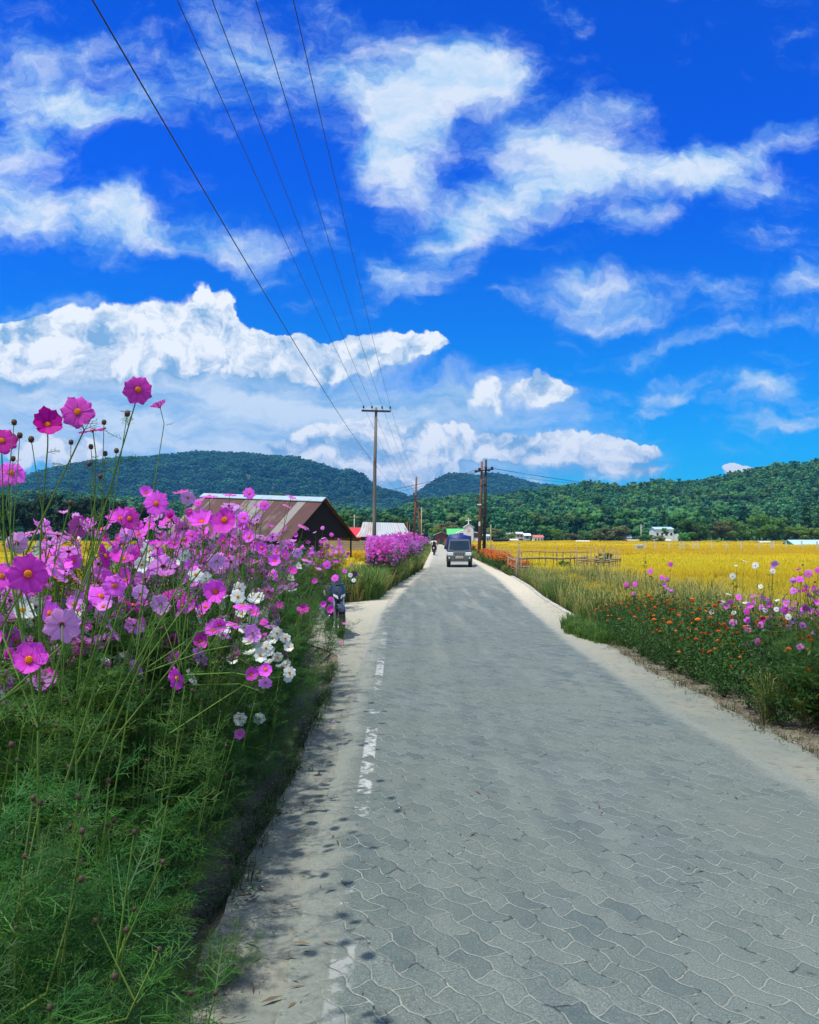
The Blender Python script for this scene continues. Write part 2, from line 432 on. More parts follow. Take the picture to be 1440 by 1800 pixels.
# ---- ground material
m_ground, t = newmat('ground')
geo = t.node('ShaderNodeNewGeometry'); pos = geo.outputs['Position']
px_, py_, pz_ = t.sep(pos)
off = t.node('ShaderNodeAttribute', attribute_name='outside'); o_ = off.outputs['Fac']
n1 = t.noise(pos, 0.35, 5, 0.6); n2 = t.noise(pos, 3.5, 6, 0.65); n3 = t.noise(pos, 40.0, 4, 0.6); nf = t.noise(t.v('MULTIPLY', pos, (0.02, 0.08, 0)), 1.0, 4, 0.6)
soil = t.mix(t.mr(n2, .35, .65), c4((0.19, 0.165, 0.125)), c4((0.08, 0.07, 0.05)))
soil = t.mix(t.mr(n3, .45, .7), soil, c4((0.25, 0.23, 0.18)))
grassg = t.mix(t.mr(n2, .3, .7), c4((0.05, 0.085, 0.02)), c4((0.11, 0.13, 0.035)))
gold = t.mix(t.mr(nf, .35, .65), c4((0.60, 0.42, 0.03)), c4((0.46, 0.36, 0.04)))
edge = t.mr(t.m('ADD', o_, t.m('MULTIPLY', t.m('SUBTRACT', n1, .5), 1.5)), 0.7, 2.0)
col = t.mix(edge, soil, grassg)
col = t.mix(t.mr(t.m('ADD', o_, t.m('MULTIPLY', t.m('SUBTRACT', n1, .5), 2.0)), 3.2, 4.2), col, gold)
far = t.mr(t.m('ADD', py_, t.m('MULTIPLY', px_, -0.18)), 262.0, 268.0)
col = t.mix(far, col, t.mix(t.mr(nf, .3, .7), c4((0.05, 0.10, 0.025)), c4((0.10, 0.14, 0.04))))
finish(t, col, 0.95, t.m('ADD', n2, t.m('MULTIPLY', n3, 0.35)), 0.6, 0.03, spec=0.1)

ds = np.concatenate([np.arange(-14, 0, 1.0), np.arange(0, 16, 0.12), np.arange(16, 60, 0.6), np.arange(60, 200, 4), np.array([200, 230, 270, 320, 400, 500, 700, 1000, 1500, 2500, 4000, 7000])])
lo = np.array([0, .03, .07, .12, .18, .25, .35, .45, .55, .7, .85, 1.0, 1.25, 1.5, 1.8, 2.2, 2.7, 3.3, 4, 5, 7, 10, 15, 25, 45, 80, 150, 300, 700, 1500, 4000])
rows, att = [], []
for d in ds:
    l, r_ = float(sandL(min(d, 420))), float(sandR(min(d, 420)))
    wv_ = 0.05*nz(d, 3.1, 1.9)+0.03*nz(d, 9.1, 6.0)
    row = []
    for o in lo[::-1]:
        z = float(left_z(o, d))+(0.025*nz(l-o, d, 4.0)+0.02*nz(l-o, d, 11.0, 3.3))*min(o*4, 1)*(1 if o < 6 else 0)
        row.append((l-o+wv_*(o < 2), float(d), z)); att.append(float(o))
    for k in (0.12, .3, .5, .7, .88): row.append((l+(r_-l)*k, float(d), -0.06)); att.append(0)
    for o in lo:
        z = float(right_z(o, d))+(0.025*nz(r_+o, d, 4.0, 5.0)+0.02*nz(r_+o, d, 11.0, 7.0))*min(o*4, 1)*(1 if o < 6 else 0)
        row.append((r_+o, float(d), z)); att.append(float(o))
    rows.append(row)
tag(link('ground', grid_mesh('ground', rows, [m_ground], {'outside': att})), kind='structure')

# ---- sand shoulders
m_sand, t = newmat('sand')
pos = t.node('ShaderNodeNewGeometry').outputs['Position']
n1 = t.noise(pos, 1.3, 5, 0.6); n2 = t.noise(pos, 9, 6, 0.7); n3 = t.noise(pos, 90, 3, 0.6)
st = t.noise(t.v('MULTIPLY', pos, (1.0, 5.0, 1.0)), 5.0, 5, 0.65)
col = t.mix(t.mr(n1, .3, .7), c4((0.235, 0.235, 0.185)), c4((0.16, 0.185, 0.165)))  # near sand tone darkened, the foreground shade is painted in
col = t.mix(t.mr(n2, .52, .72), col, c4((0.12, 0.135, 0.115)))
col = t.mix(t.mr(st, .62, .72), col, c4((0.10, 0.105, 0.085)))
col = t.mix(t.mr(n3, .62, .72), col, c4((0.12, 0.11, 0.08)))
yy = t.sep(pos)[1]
col = t.mix(t.mr(yy, 9, 28), col, t.mix(t.mr(n2, .35, .65), c4((0.56, 0.50, 0.38)), c4((0.44, 0.41, 0.32))))  # from the painted foreground shade to a paler, sunlit sand tone
finish(t, col, 0.95, t.m('ADD', n2, t.m('MULTIPLY', n3, 0.4)), 0.5, 0.02, spec=0.1)
def strip(name, fa, fb, z0, mat, d0, d1, nc=14, jit=0.0, zf=None, attrs=None):
    dd = np.concatenate([np.arange(d0, 16, 0.15), np.arange(16, 60, 0.6), np.arange(60, d1, 4.0)])
    rows, A = [], {k: [] for k in (attrs or {})}
    for d in dd:
        a, b = float(fa(d)), float(fb(d))
        row = []
        for j in range(nc+1):
            k = j/nc; x = a+(b-a)*k
            jx = 0
            if j == 0: jx = jit*(nz(d, 1.7, 2.2)*1.2+nz(d, 4.7, 7.0)*.6)
            if j == nc: jx = jit*(nz(d, 11.7, 2.2)*1.2+nz(d, 14.7, 7.0)*.6)
            z = z0+(zf(x, d, k) if zf else 0)
            row.append((x+jx, float(d), z))
            for nm, fn in (attrs or {}).items(): A[nm].append(fn(x+jx, d))
        rows.append(row)
    return tag(link(name, grid_mesh(name, rows, [mat], A)), kind='structure')
lump = lambda x, d, k: 0.012*nz(x, d, 1.5)+0.006*nz(x, d, 8.0)
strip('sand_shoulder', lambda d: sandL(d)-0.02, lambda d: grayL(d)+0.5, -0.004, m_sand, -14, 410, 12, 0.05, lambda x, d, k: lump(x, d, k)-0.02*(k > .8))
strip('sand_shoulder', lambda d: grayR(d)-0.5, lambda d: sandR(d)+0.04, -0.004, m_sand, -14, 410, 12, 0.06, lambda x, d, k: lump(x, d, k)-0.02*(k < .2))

# ---- interlocking pavers
m_road, t = newmat('pavers')
pos = t.node('ShaderNodeNewGeometry').outputs['Position']
wn = t.noise(pos, 2.2, 2, 0.5, col=True)
wp = t.v('ADD', pos, t.v('MULTIPLY', t.v('SUBTRACT', wn, (.5, .5, .5)), (0.05, 0.05, 0)))
ax, ay = 0.545, -0.838; bx, by = 0.838, 0.545
a = t.v('DOT_PRODUCT', wp, (ax, ay, 0)); b = t.v('DOT_PRODUCT', wp, (bx, by, 0))
WD, LN = 0.116, 0.225
def tri(x, per):  # trapezoid wave -1..1
    q = t.m('PINGPONG', t.m('ADD', x, 100.0), per/2)
    q = t.m('MULTIPLY', t.m('SUBTRACT', q, per/4), 4/per)
    return t.m('MINIMUM', t.m('MAXIMUM', t.m('MULTIPLY', q, 2.1), -1.0), 1.0)
b2 = t.m('MULTIPLY_ADD', tri(a, LN), 0.0125, b)
rowi = t.m('FLOOR', t.m('DIVIDE', b2, WD))
fb_ = t.m('SUBTRACT', t.m('DIVIDE', b2, WD), rowi)
a2 = t.m('ADD', a, t.m('ADD', t.m('MULTIPLY', rowi, LN/2), t.m('MULTIPLY', tri(b, WD*2), 0.011)))
coli = t.m('FLOOR', t.m('DIVIDE', a2, LN))
fa_ = t.m('SUBTRACT', t.m('DIVIDE', a2, LN), coli)
eb = t.m('MULTIPLY', t.m('SUBTRACT', 0.5, t.m('ABSOLUTE', t.m('SUBTRACT', fb_, .5))), WD)
ea = t.m('MULTIPLY', t.m('SUBTRACT', 0.5, t.m('ABSOLUTE', t.m('SUBTRACT', fa_, .5))), LN)
jd = t.m('MINIMUM', ea, eb)
rough_e = t.noise(pos, 45, 4, 0.6)
jd = t.m('ADD', jd, t.m('MULTIPLY', t.m('SUBTRACT', rough_e, .5), 0.006))
joint = t.m('MULTIPLY', t.mr(jd, 0.0012, 0.0052, 1, 0, True), t.mr(t.noise(pos, 5, 3, .6), .32, .55, .60, 1.0))
wnz = t.node('ShaderNodeTexWhiteNoise', noise_dimensions='2D'); t.put(wnz.inputs['Vector'], t.xyz(rowi, coli, 0))
rb = wnz.outputs['Value']
big = t.noise(pos, 0.6, 5, 0.65); med = t.noise(pos, 2.6, 5, 0.65); spk = t.noise(pos, 130, 3, 0.7); spk2 = t.vor(pos, 160)
streak = t.noise(t.v('MULTIPLY', pos, (3.0, 0.25, 1)), 1.0, 3, 0.5)
blk = t.mix(rb, c4((0.070, 0.105, 0.105)), c4((0.168, 0.198, 0.180)))  # block colours darkened to paint in the shade over the foreground
blk = t.mix(t.mr(big, .35, .65), blk, c4((0.15, 0.175, 0.145)))
blk = t.mix(t.mr(spk, .32, .6, .8, 0), blk, c4((0.05, 0.065, 0.062)))
blk = t.mix(t.mr(spk, .60, .78), blk, c4((0.30, 0.34, 0.32)))
blk = t.mix(t.mr(spk2, .0, .25, .35, 0), blk, c4((0.24, 0.27, 0.25)))
jn_ = t.mix(t.mr(med, .38, .62), c4((0.31, 0.325, 0.27)), c4((0.19, 0.21, 0.175)))
jn_ = t.mix(t.mr(t.noise(pos, 7, 3, .6), .585, .62), jn_, c4((0.02, 0.02, 0.02)))
grey = t.mix(joint, blk, jn_)
el = t.node('ShaderNodeAttribute', attribute_name='from_left').outputs['Fac']
er = t.node('ShaderNodeAttribute', attribute_name='from_right').outputs['Fac']
ln = t.node('ShaderNodeAttribute', attribute_name='line').outputs['Fac']
yy = t.sep(pos)[1]
# sand washed over edges and far road; foreground shade painted into near tone
dust = t.m('ADD', t.mr(el, 0.02, 0.34, 1.0, 0.0), t.mr(er, 0.02, 0.30, 1.0, 0.0))
dust = t.m('ADD', dust, t.m('MULTIPLY', t.m('SUBTRACT', med, 0.52), 1.4))
dust = t.mr(dust, 0.25, 0.75, 0, 1)
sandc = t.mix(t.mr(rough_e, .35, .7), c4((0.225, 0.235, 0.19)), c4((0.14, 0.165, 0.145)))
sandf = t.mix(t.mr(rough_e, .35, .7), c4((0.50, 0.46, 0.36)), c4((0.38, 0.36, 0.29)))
sandc = t.mix(t.mr(yy, 9, 28), sandc, sandf)  # near sand carries painted shade, the far tone reads as sunlit
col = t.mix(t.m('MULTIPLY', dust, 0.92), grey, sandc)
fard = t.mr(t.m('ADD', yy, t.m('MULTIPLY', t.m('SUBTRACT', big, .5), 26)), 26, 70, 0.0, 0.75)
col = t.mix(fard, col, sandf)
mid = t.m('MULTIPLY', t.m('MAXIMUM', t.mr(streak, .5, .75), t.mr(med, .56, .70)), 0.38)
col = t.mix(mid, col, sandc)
# worn white edge line
lw = t.mr(t.m('ABSOLUTE', t.m('ADD', ln, t.m('MULTIPLY', t.m('SUBTRACT', rough_e, .5), 0.03))), 0.045, 0.055, 1, 0)
per = t.m('ADD', t.m('SINE', t.m('MULTIPLY', yy, 1.55)), t.m('MULTIPLY', t.m('SUBTRACT', big, .5), 1.0))
wear = t.m('ADD', t.m('MULTIPLY', per, -0.22), t.m('MULTIPLY', t.m('SUBTRACT', t.noise(pos, 14, 4, .65), .5), 2.2))
wear = t.m('ADD', wear, t.m('MULTIPLY', t.m('SUBTRACT', rb, .5), 0.5))
wear = t.m('MULTIPLY', t.mr(wear, 0.06, 0.30), .8)
fade = t.m('MULTIPLY', t.mr(yy, 12, 19, 1, 0), t.mr(yy, 3.0, 5.2, .30, 1))
near_w = t.mr(t.noise(t.xyz(0, yy, 0), 1.1, 1, .5), .36, .50); lw = t.m('MULTIPLY', lw, t.m('MAXIMUM', near_w, t.m('MULTIPLY', t.mr(yy, 5.2, 5.6), t.mr(yy, 8.4, 7.9))))
paint = t.m('MULTIPLY', t.m('MULTIPLY', lw, wear), t.m('MULTIPLY', fade, t.m('SUBTRACT', 1.0, joint)))
col = t.mix(t.m('MULTIPLY', paint, .9), col, c4((0.50, 0.51, 0.48)))
hgt = t.m('ADD', t.mr(jd, 0.001, 0.010), t.m('ADD', t.m('MULTIPLY', spk, 0.28), t.m('MULTIPLY', rb, 0.5)))
hgt = t.m('MULTIPLY', hgt, t.m('SUBTRACT', 1.0, t.m('MULTIPLY', dust, 0.9)))
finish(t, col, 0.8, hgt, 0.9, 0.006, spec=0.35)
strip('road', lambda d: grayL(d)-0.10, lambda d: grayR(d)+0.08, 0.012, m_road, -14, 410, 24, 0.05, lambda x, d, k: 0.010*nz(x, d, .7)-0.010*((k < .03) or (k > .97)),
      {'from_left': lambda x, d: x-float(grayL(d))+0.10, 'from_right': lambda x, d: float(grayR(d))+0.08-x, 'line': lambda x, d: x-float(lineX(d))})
# white concrete kerb along the right shoulder between the two beds
m_conc = simple('concrete', (0.50, 0.49, 0.45), (0.34, 0.33, 0.29), 6, 0.9, 0.4)
mb = MB(); prev = None
for i in range(0, 42):
    d = 17.2+i*0.5
    d2 = d+0.488
    x1, x2 = float(sandR(d))+.02, float(sandR(d2))+.02
    z = 0.02+0.012*nz(d, 2, .9)
    vs = [(x1, d, -.2), (x1+.13, d, -.2), (x2+.13, d2, -.2), (x2, d2, -.2), (x1, d, z), (x1+.13, d, z), (x2+.13, d2, z), (x2, d2, z)]
    mb.add(vs, [(0, 3, 2, 1), (4, 5, 6, 7), (0, 1, 5, 4), (1, 2, 6, 5), (2, 3, 7, 6), (3, 0, 4, 7)])
tag(mb.build('kerb', m_conc), kind='structure')

# ------------------------------------------------------------------ foliage pieces
def leafmat(name, c1, c2, trans=0.35, scale=0.6, rough=0.6, rnd_obj=0.0, spec=0.2, space='world'):
    m, t = newmat(name)
    if space == 'world': vec = t.node('ShaderNodeNewGeometry').outputs['Position']
    else: vec = t.node('ShaderNodeTexCoord').outputs['Object']
    f = t.noise(vec, scale, 3, 0.6)
    col = t.mix(t.mr(f, .32, .68), c4(c1), c4(c2))
    if rnd_obj:
        oi = t.node('ShaderNodeObjectInfo'); hs = t.node('ShaderNodeHueSaturation'); t.put(hs.inputs['Color'], col)
        w = t.node('ShaderNodeTexWhiteNoise', noise_dimensions='1D'); t.put(w.inputs['W'], oi.outputs['Random'])
        t.put(hs.inputs['Hue'], t.mr(oi.outputs['Random'], 0, 1, 0.5-0.035*rnd_obj, 0.5+0.03*rnd_obj))
        t.put(hs.inputs['Value'], t.mr(w.outputs['Value'], 0, 1, 1-0.5*rnd_obj, 1+0.55*rnd_obj)); col = hs.outputs[0]
    finish(t, col, rough, spec=spec, trans=trans)
    return m
m_pine = leafmat('pine_leaf', (0.085, 0.260, 0.085), (0.028, 0.125, 0.055), 0.3, 0.02, rnd_obj=0.9)
m_broad = leafmat('broad_leaf', (0.105, 0.250, 0.050), (0.050, 0.150, 0.040), 0.35, 0.25, rnd_obj=0.7)
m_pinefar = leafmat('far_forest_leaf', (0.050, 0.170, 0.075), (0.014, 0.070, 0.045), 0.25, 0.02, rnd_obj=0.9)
m_bark = simple('bark', (0.13, 0.095, 0.065), (0.07, 0.05, 0.035), 6, 0.9, 0.6, stretch=(1, 1, .2))

def crown_piece(kind, nl, rs, leaf, core=True):
    """unit-height crown made of leaf clumps; returns verts, faces"""
    vs, fs = [], []
    lobes = []
    if kind == 'pine':
        k = 0; z = 0.16
        while z < 0.97:
            r = 0.235*(1-z)**0.75+0.02
            for j in range(max(2, int(7*(1-z)+1.5))):
                an = rs.rand()*6.283; rr = r*(0.55+0.5*rs.rand())
                lobes.append((rr*math.cos(an), rr*math.sin(an), z+rs.randn()*.02, 0.075*(1.15-z*.55)))
            lobes.append((0, 0, z, .07))
            z += 0.085
    else:
        for j in range(20):
            an = rs.rand()*6.283; e = rs.rand()
            rr = 0.36*math.sqrt(rs.rand())
            zz = 0.30+0.55*e
            lim = math.sqrt(max(0.02, 1-((zz-.52)/.5)**2))
            lobes.append((rr*lim*math.cos(an)*1.1, rr*lim*math.sin(an)*1.1, zz, 0.10+0.06*rs.rand()))
    w = np.array([l[3]**2 for l in lobes]); w /= w.sum()
    for i in range(nl):
        l = lobes[rs.choice(len(lobes), p=w)]
        dv = rs.randn(3); dv /= np.linalg.norm(dv)+1e-9
        flat = 0.7 if kind == 'pine' else 0.85
        c = np.array([l[0], l[1], l[2]])+dv*l[3]*np.array([1.15, 1.15, flat])*(0.75+.35*rs.rand())
        nrm = dv+rs.randn(3)*0.45; nrm /= np.linalg.norm(nrm)
        t1 = np.cross(nrm, rs.randn(3)); t1 /= np.linalg.norm(t1); t2 = np.cross(nrm, t1)
        s = leaf*(0.6+0.8*rs.rand())
        b = len(vs)
        vs += [tuple(c-t1*s), tuple(c-t2*s*.6+t1*.2*s), tuple(c+t1*s), tuple(c+t2*s*.6-t1*.1*s)]
        fs.append((b, b+1, b+2, b+3))
    if core:
        for l in lobes:
            bm = bmesh.new(); bmesh.ops.create_icosphere(bm, subdivisions=1, radius=l[3]*0.72)
            b = len(vs)
            vs += [(q.co.x+l[0], q.co.y+l[1], q.co.z+l[2]) for q in bm.verts]
            fs += [tuple(b+q.index for q in f_.verts) for f_ in bm.faces]; bm.free()
    return vs, fs

# ------------------------------------------------------------------ hills and the woods on them
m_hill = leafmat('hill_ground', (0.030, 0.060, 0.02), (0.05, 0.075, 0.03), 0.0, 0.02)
NRI = [(-400, 880), (-100, 880), (0, 876), (100, 872), (200, 880), (400, 900), (520, 906), (560, 893), (600, 896), (680, 908), (740, 889), (800, 880), (880, 877), (950, 867), (1000, 862), (1040, 855), (1075, 860), (1100, 862), (1150, 852), (1200, 853), (1250, 850), (1290, 838), (1340, 831), (1380, 824), (1440, 818), (1600, 808), (1900, 800)]
LRI = [(-600, 860), (-200, 850), (0, 846), (60, 838), (130, 822), (200, 812), (250, 808), (300, 800), (340, 795), (420, 796), (445, 800), (470, 806), (520, 810), (560, 822), (600, 834), (615, 830), (630, 834), (660, 858), (700, 868), (740, 882), (800, 910), (900, 925), (1100, 930)]
CRI = [(600, 930), (660, 915), (700, 890), (735, 867), (760, 850), (775, 842), (790, 834), (810, 833), (840, 836), (860, 831), (880, 833), (900, 840), (940, 852), (985, 856), (1030, 875), (1200, 900), (1500, 915)]
BRI = [(1000, 900), (1100, 865), (1180, 850), (1240, 842), (1300, 833), (1360, 830), (1500, 825), (1700, 830), (2000, 850)]
def hill(name, prof, D0, D1, D2, tree_h, un, seed, nd=46, pw=1.25, rough=1.0):
    us = np.linspace((prof[0][0]-720)/F, (prof[-1][0]-720)/F, un)
    hx = np.interp(us*F+720, [p[0] for p in prof], [p[1] for p in prof])
    zr = H+(943-hx)/F*D1-tree_h*0.8
    ts = np.linspace(0, 1.35, nd)
    rows = []
    for t_ in ts:
        row = []
        for u_, z_ in zip(us, zr):
            if t_ <= 1:
                D = D0+(D1-D0)*t_; s = t_**pw; s = s*s*(3-2*s) if pw > 1 else s
            else:
                D = D1+(D2-D1)*(t_-1)/.35; s = 1-((t_-1)/.35)**2*0.8
            g = 0
            if 0 < t_ < 1: g = rough*(z_*0.22)*math.sin(math.pi*t_)*(nz(u_*11, D/(D1)*5, 1.0, seed)+0.5*nz(u_*30, D/D1*9, 1.0, seed+3))
            row.append((u_*D, D, max(-0.5, z_*s+g*1.0-0.4*(1-t_))))
        rows.append(row)
    tag(link(name, grid_mesh(name, rows, [m_hill])), kind='structure')
    return rows, us, ts
def sample_hill(rows, n_, tmax, rs, ymin=0):
    A = np.array(rows); nr, nc, _ = A.shape; out = []
    rmax = int(tmax/1.35*(nr-1))
    # equal-area sampling : weight by distance
    wts = A[:rmax, :, 1].mean(1); wts = wts/wts.sum()
    while len(out) < n_:
        i = rs.choice(rmax, p=wts); fi = rs.rand(); j = rs.rand()*(nc-1.001); jj = int(j); fj = j-jj
        p = (A[i, jj]*(1-fi)+A[i+1, jj]*fi)*(1-fj)+(A[i, jj+1]*(1-fi)+A[i+1, jj+1]*fi)*fj
        if p[2] < ymin: continue
        out.append(p)
    return np.array(out)
rsF = np.random.RandomState(5)
def woods(name, rows, n_, hmin, hmax, tmax, label, nl, leaf, vkinds, mats, seed, wide=1.0):
    rs = np.random.RandomState(seed); T = []
    for k in vkinds:
        vs, fs = crown_piece(k, nl, rs, leaf); T.append((vs, fs, [0 if k == 'pine' else 1]*len(fs)))
    pts = sample_hill(rows, n_, tmax, rs, -0.45)
    hs = rs.uniform(hmin, hmax, n_)
    sc3 = np.stack([hs*wide*rs.uniform(.85, 1.25, n_), hs*wide*rs.uniform(.85, 1.25, n_), hs], 1)
    rt = np.zeros((n_, 3)); rt[:, 2] = rs.rand(n_)*6.28; rt[:, 0] = rs.randn(n_)*.04
    pts[:, 2] -= hs*0.12
    return scatter(name, T, mats, pts, rs.choice(len(T), n_), rt, sc3, label, 'wood')
rL, _, _ = hill('hill', LRI, 1000, 1900, 2600, 13, 150, 1.0)
rC, _, _ = hill('hill', CRI, 1300, 2300, 3000, 13, 90, 4.0)
rB, _, _ = hill('hill', BRI, 900, 1300, 1800, 13, 90, 9.0)
rN, _, _ = hill('hill', NRI, 335, 760, 1000, 12, 220, 7.0, rough=0.8)
woods('forest', rN, 12500, 7, 18, 1.12, 'dark green pine wood on the low hill behind the fields', 150, 0.055, ['pine', 'pine', 'pine', 'broad', 'pine'], [m_pine, m_broad], 21, 1.05)
woods('forest', rB, 3500, 10, 17, 1.05, 'green wood on the ridge behind the near hill at right', 70, 0.08, ['pine', 'broad'], [m_pine, m_broad], 22, 1.3)
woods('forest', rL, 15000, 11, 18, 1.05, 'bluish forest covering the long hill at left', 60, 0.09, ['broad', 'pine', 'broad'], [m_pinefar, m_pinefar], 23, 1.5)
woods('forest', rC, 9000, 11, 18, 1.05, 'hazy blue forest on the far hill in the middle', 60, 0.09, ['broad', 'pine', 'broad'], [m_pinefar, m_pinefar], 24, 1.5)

# ------------------------------------------------------------------ plain materials
m_white = simple('white_paint', (0.80, 0.80, 0.78), (0.66, 0.66, 0.64), 3, 0.6)
m_pole = simple('pole_wood', (0.20, 0.185, 0.165), (0.10, 0.09, 0.08), 5, 0.85, 0.5, stretch=(1, 1, .08))
m_rust = simple('rusty_pole', (0.26, 0.10, 0.055), (0.11, 0.05, 0.035), 3, 0.85, 0.4, stretch=(1, 1, .15))
m_iron = simple('dark_iron', (0.045, 0.04, 0.04), (0.02, 0.02, 0.02), 6, 0.6)
m_ceram = simple('brown_ceramic', (0.06, 0.025, 0.02), (0.03, 0.015, 0.012), 4, 0.25, spec=0.5)
m_wire = simple('wire', (0.03, 0.03, 0.035), (0.02, 0.02, 0.02), 4, 0.5)
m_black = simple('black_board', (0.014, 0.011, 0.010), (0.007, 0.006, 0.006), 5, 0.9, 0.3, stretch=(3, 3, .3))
m_brown = simple('brown_board', (0.22, 0.075, 0.045), (0.09, 0.04, 0.03), 4, 0.85, 0.3, stretch=(3, 3, .3))
m_plank = simple('tan_plank', (0.50, 0.38, 0.22), (0.30, 0.22, 0.13), 3, 0.9, 0.4, stretch=(.4, .4, 6))
m_bamboo = simple('bamboo', (0.34, 0.27, 0.18), (0.14, 0.10, 0.065), 9, 0.8, 0.3)
m_red = simple('red_roof_sheet', (0.70, 0.03, 0.05), (0.55, 0.03, 0.04), 3, 0.5)
m_redd = simple('faded_red', (0.62, 0.16, 0.15), (0.45, 0.14, 0.12), 3, 0.6)
m_green = simple('green_roof_sheet', (0.12, 0.52, 0.16), (0.08, 0.40, 0.13), 3, 0.5)
m_teal = simple('green_tarpaulin', (0.01, 0.50, 0.32), (0.01, 0.40, 0.26), 2, 0.6)
m_blue = simple('pale_blue_roof', (0.42, 0.60, 0.70), (0.34, 0.50, 0.60), 2, 0.45)
m_dwin = simple('dark_window', (0.03, 0.045, 0.06), (0.02, 0.03, 0.04), 4, 0.15, spec=0.6)
m_pinkw = simple('pinkish_wall', (0.75, 0.50, 0.48), (0.65, 0.42, 0.40), 4, 0.7)
m_dirtyw = simple('dirty_white', (0.60, 0.60, 0.55), (0.42, 0.41, 0.36), 5, 0.8, 0.3)
def sheetmat(name, base1, base2, streak1, streak2, rust, per, metal=0.0, axis='u'):
    """corrugated metal sheets with rust running down the slope (uses the UV-like attributes along / down)"""
    m, t = newmat(name)
    al = t.node('ShaderNodeAttribute', attribute_name='along').outputs['Fac']
    dn = t.node('ShaderNodeAttribute', attribute_name='down').outputs['Fac']
    vec = t.xyz(t.m('MULTIPLY', al, 1.6), t.m('MULTIPLY', dn, 0.10), 0)
    sheet = t.node('ShaderNodeTexWhiteNoise', noise_dimensions='2D')
    t.put(sheet.inputs['Vector'], t.xyz(t.m('FLOOR', t.m('DIVIDE', al, 0.82)), 0.0, 0))
    f1 = t.noise(vec, 3.0, 5, 0.7); f2 = t.noise(t.xyz(al, dn, 3.0), 1.5, 5, 0.6)
    c = t.mix(sheet.outputs['Value'], c4(base1), c4(base2))
    q = t.m('ADD', t.m('ADD', f1, t.m('MULTIPLY', t.m('SUBTRACT', sheet.outputs['Value'], .5), 0.55)), t.m('MULTIPLY', t.m('SUBTRACT', f2, .5), .5))
    c = t.mix(t.mr(q, rust, rust+.12), c, t.mix(f2, c4(streak1), c4(streak2)))
    corr = t.m('SINE', t.m('MULTIPLY', al, 6.283/per))
    finish(t, c, 0.55, corr, 0.9, 0.02, metal, spec=0.35)
    return m
m_rusty = sheetmat('rusty_sheet', (0.25, 0.23, 0.21), (0.12, 0.09, 0.08), (0.12, 0.036, 0.024), (0.045, 0.02, 0.014), 0.40, 0.16)
m_zinc = sheetmat('zinc_sheet', (0.31, 0.35, 0.37), (0.40, 0.43, 0.45), (0.30, 0.19, 0.14), (0.36, 0.30, 0.26), 0.66, 0.3)
m_cap = simple('ridge_cap', (0.36, 0.46, 0.55), (0.28, 0.36, 0.44), 2, 0.4)

def slope_sheet(name, A, B, C_, D_, mat, parent, n=24, thick=0.03, sag=0.0):
    """roof slope : ridge A-B, eave D-C (world/parent coordinates)"""
    A, B, C_, D_ = map(Vector, (A, B, C_, D_))
    L = (B-A).length; dl = (D_-A).length; V = []; Fc = []; al = []; dn = []; m_ = 6
    for top in (0, 1):
        for j in range(m_+1):
            for i in range(n+1):
                p = (A.lerp(B, i/n)).lerp(D_.lerp(C_, i/n), j/m_)
                p.z -= thick*(1-top)+sag*math.sin(math.pi*j/m_)
                V.append(p); al.append(L*i/n); dn.append(dl*j/m_)
    W_ = n+1; o2 = (m_+1)*W_
    for j in range(m_):
        for i in range(n):
            q = j*W_+i
            Fc.append((o2+q, o2+q+1, o2+q+W_+1, o2+q+W_)); Fc.append((q, q+W_, q+W_+1, q+1))
    def side(a, b): Fc.append((a, b, b+o2, a+o2))
    for i in range(n): side(i, i+1); side(m_*W_+i+1, m_*W_+i)
    for j in range(m_): side((j+1)*W_, j*W_); side(j*W_+n, (j+1)*W_+n)
    me = bpy.data.meshes.new(name); me.from_pydata([tuple(p) for p in V], [], Fc); me.materials.append(mat)
    for nm, vals in (('along', al), ('down', dn)):
        a = me.attributes.new(nm, 'FLOAT', 'POINT'); a.data.foreach_set('value', np.array(vals, np.float32))
    return link(name, me, parent)

# ------------------------------------------------------------------ the barn at left
ap = Vector((-6.4, 60, 0)); r_ = Vector((-.8, .6, 0)); nrm = Vector((-.6, -.8, 0))
barn = thing('barn', 'long dark barn with a rusty corrugated roof and open black gable, behind the cosmos', 'barn', (-6.4, 60, -.38))
def BL(v): return Vector(v)-Vector((-6.4, 60, -.38))
LB = 13.0; w = 3.5; zr0, zr1, ze0, ze1 = 4.62, 5.35, 1.75, 2.3
e0 = ap+Vector((0, 0, zr0)); e1 = ap+r_*LB+Vector((0, 0, zr1))
n0 = ap+nrm*w+Vector((0, 0, ze0)); n1_ = ap+r_*LB+nrm*w+Vector((0, 0, ze1))
f0 = ap-nrm*w+Vector((0, 0, ze0)); f1_ = ap+r_*LB-nrm*w+Vector((0, 0, ze1))
ov = -r_*0.35
slope_sheet('roof', BL(e0+ov), BL(e1-ov), BL(n1_-ov+nrm*.3-Vector((0, 0, .25))), BL(n0+ov+nrm*.3-Vector((0, 0, .25))), m_rusty, barn)
slope_sheet('roof', BL(e0+ov), BL(e1-ov), BL(f1_-ov-nrm*.3-Vector((0, 0, .25))), BL(f0+ov-nrm*.3-Vector((0, 0, .25))), m_rusty, barn)
mb = MB(); up = Vector((0, 0, .05))
mb.prism([BL(e0+ov*1.1)+nrm*.42+Vector((0, 0, -.30))+up, BL(e0+ov*1.1)+up, BL(e0+ov*1.1)-nrm*.42+Vector((0, 0, -.30))+up, BL(e0+ov*1.1)-nrm*.42+Vector((0, 0, -.25))+up, BL(e0+ov*1.1)+up*2, BL(e0+ov*1.1)+nrm*.42+Vector((0, 0, -.25))+up], e1-e0-ov*2.2)
mb.build('ridge_cap', m_cap, barn)
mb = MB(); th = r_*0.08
mb.prism([BL(n0), BL(e0-Vector((0, 0, .06))), BL(f0)], th)
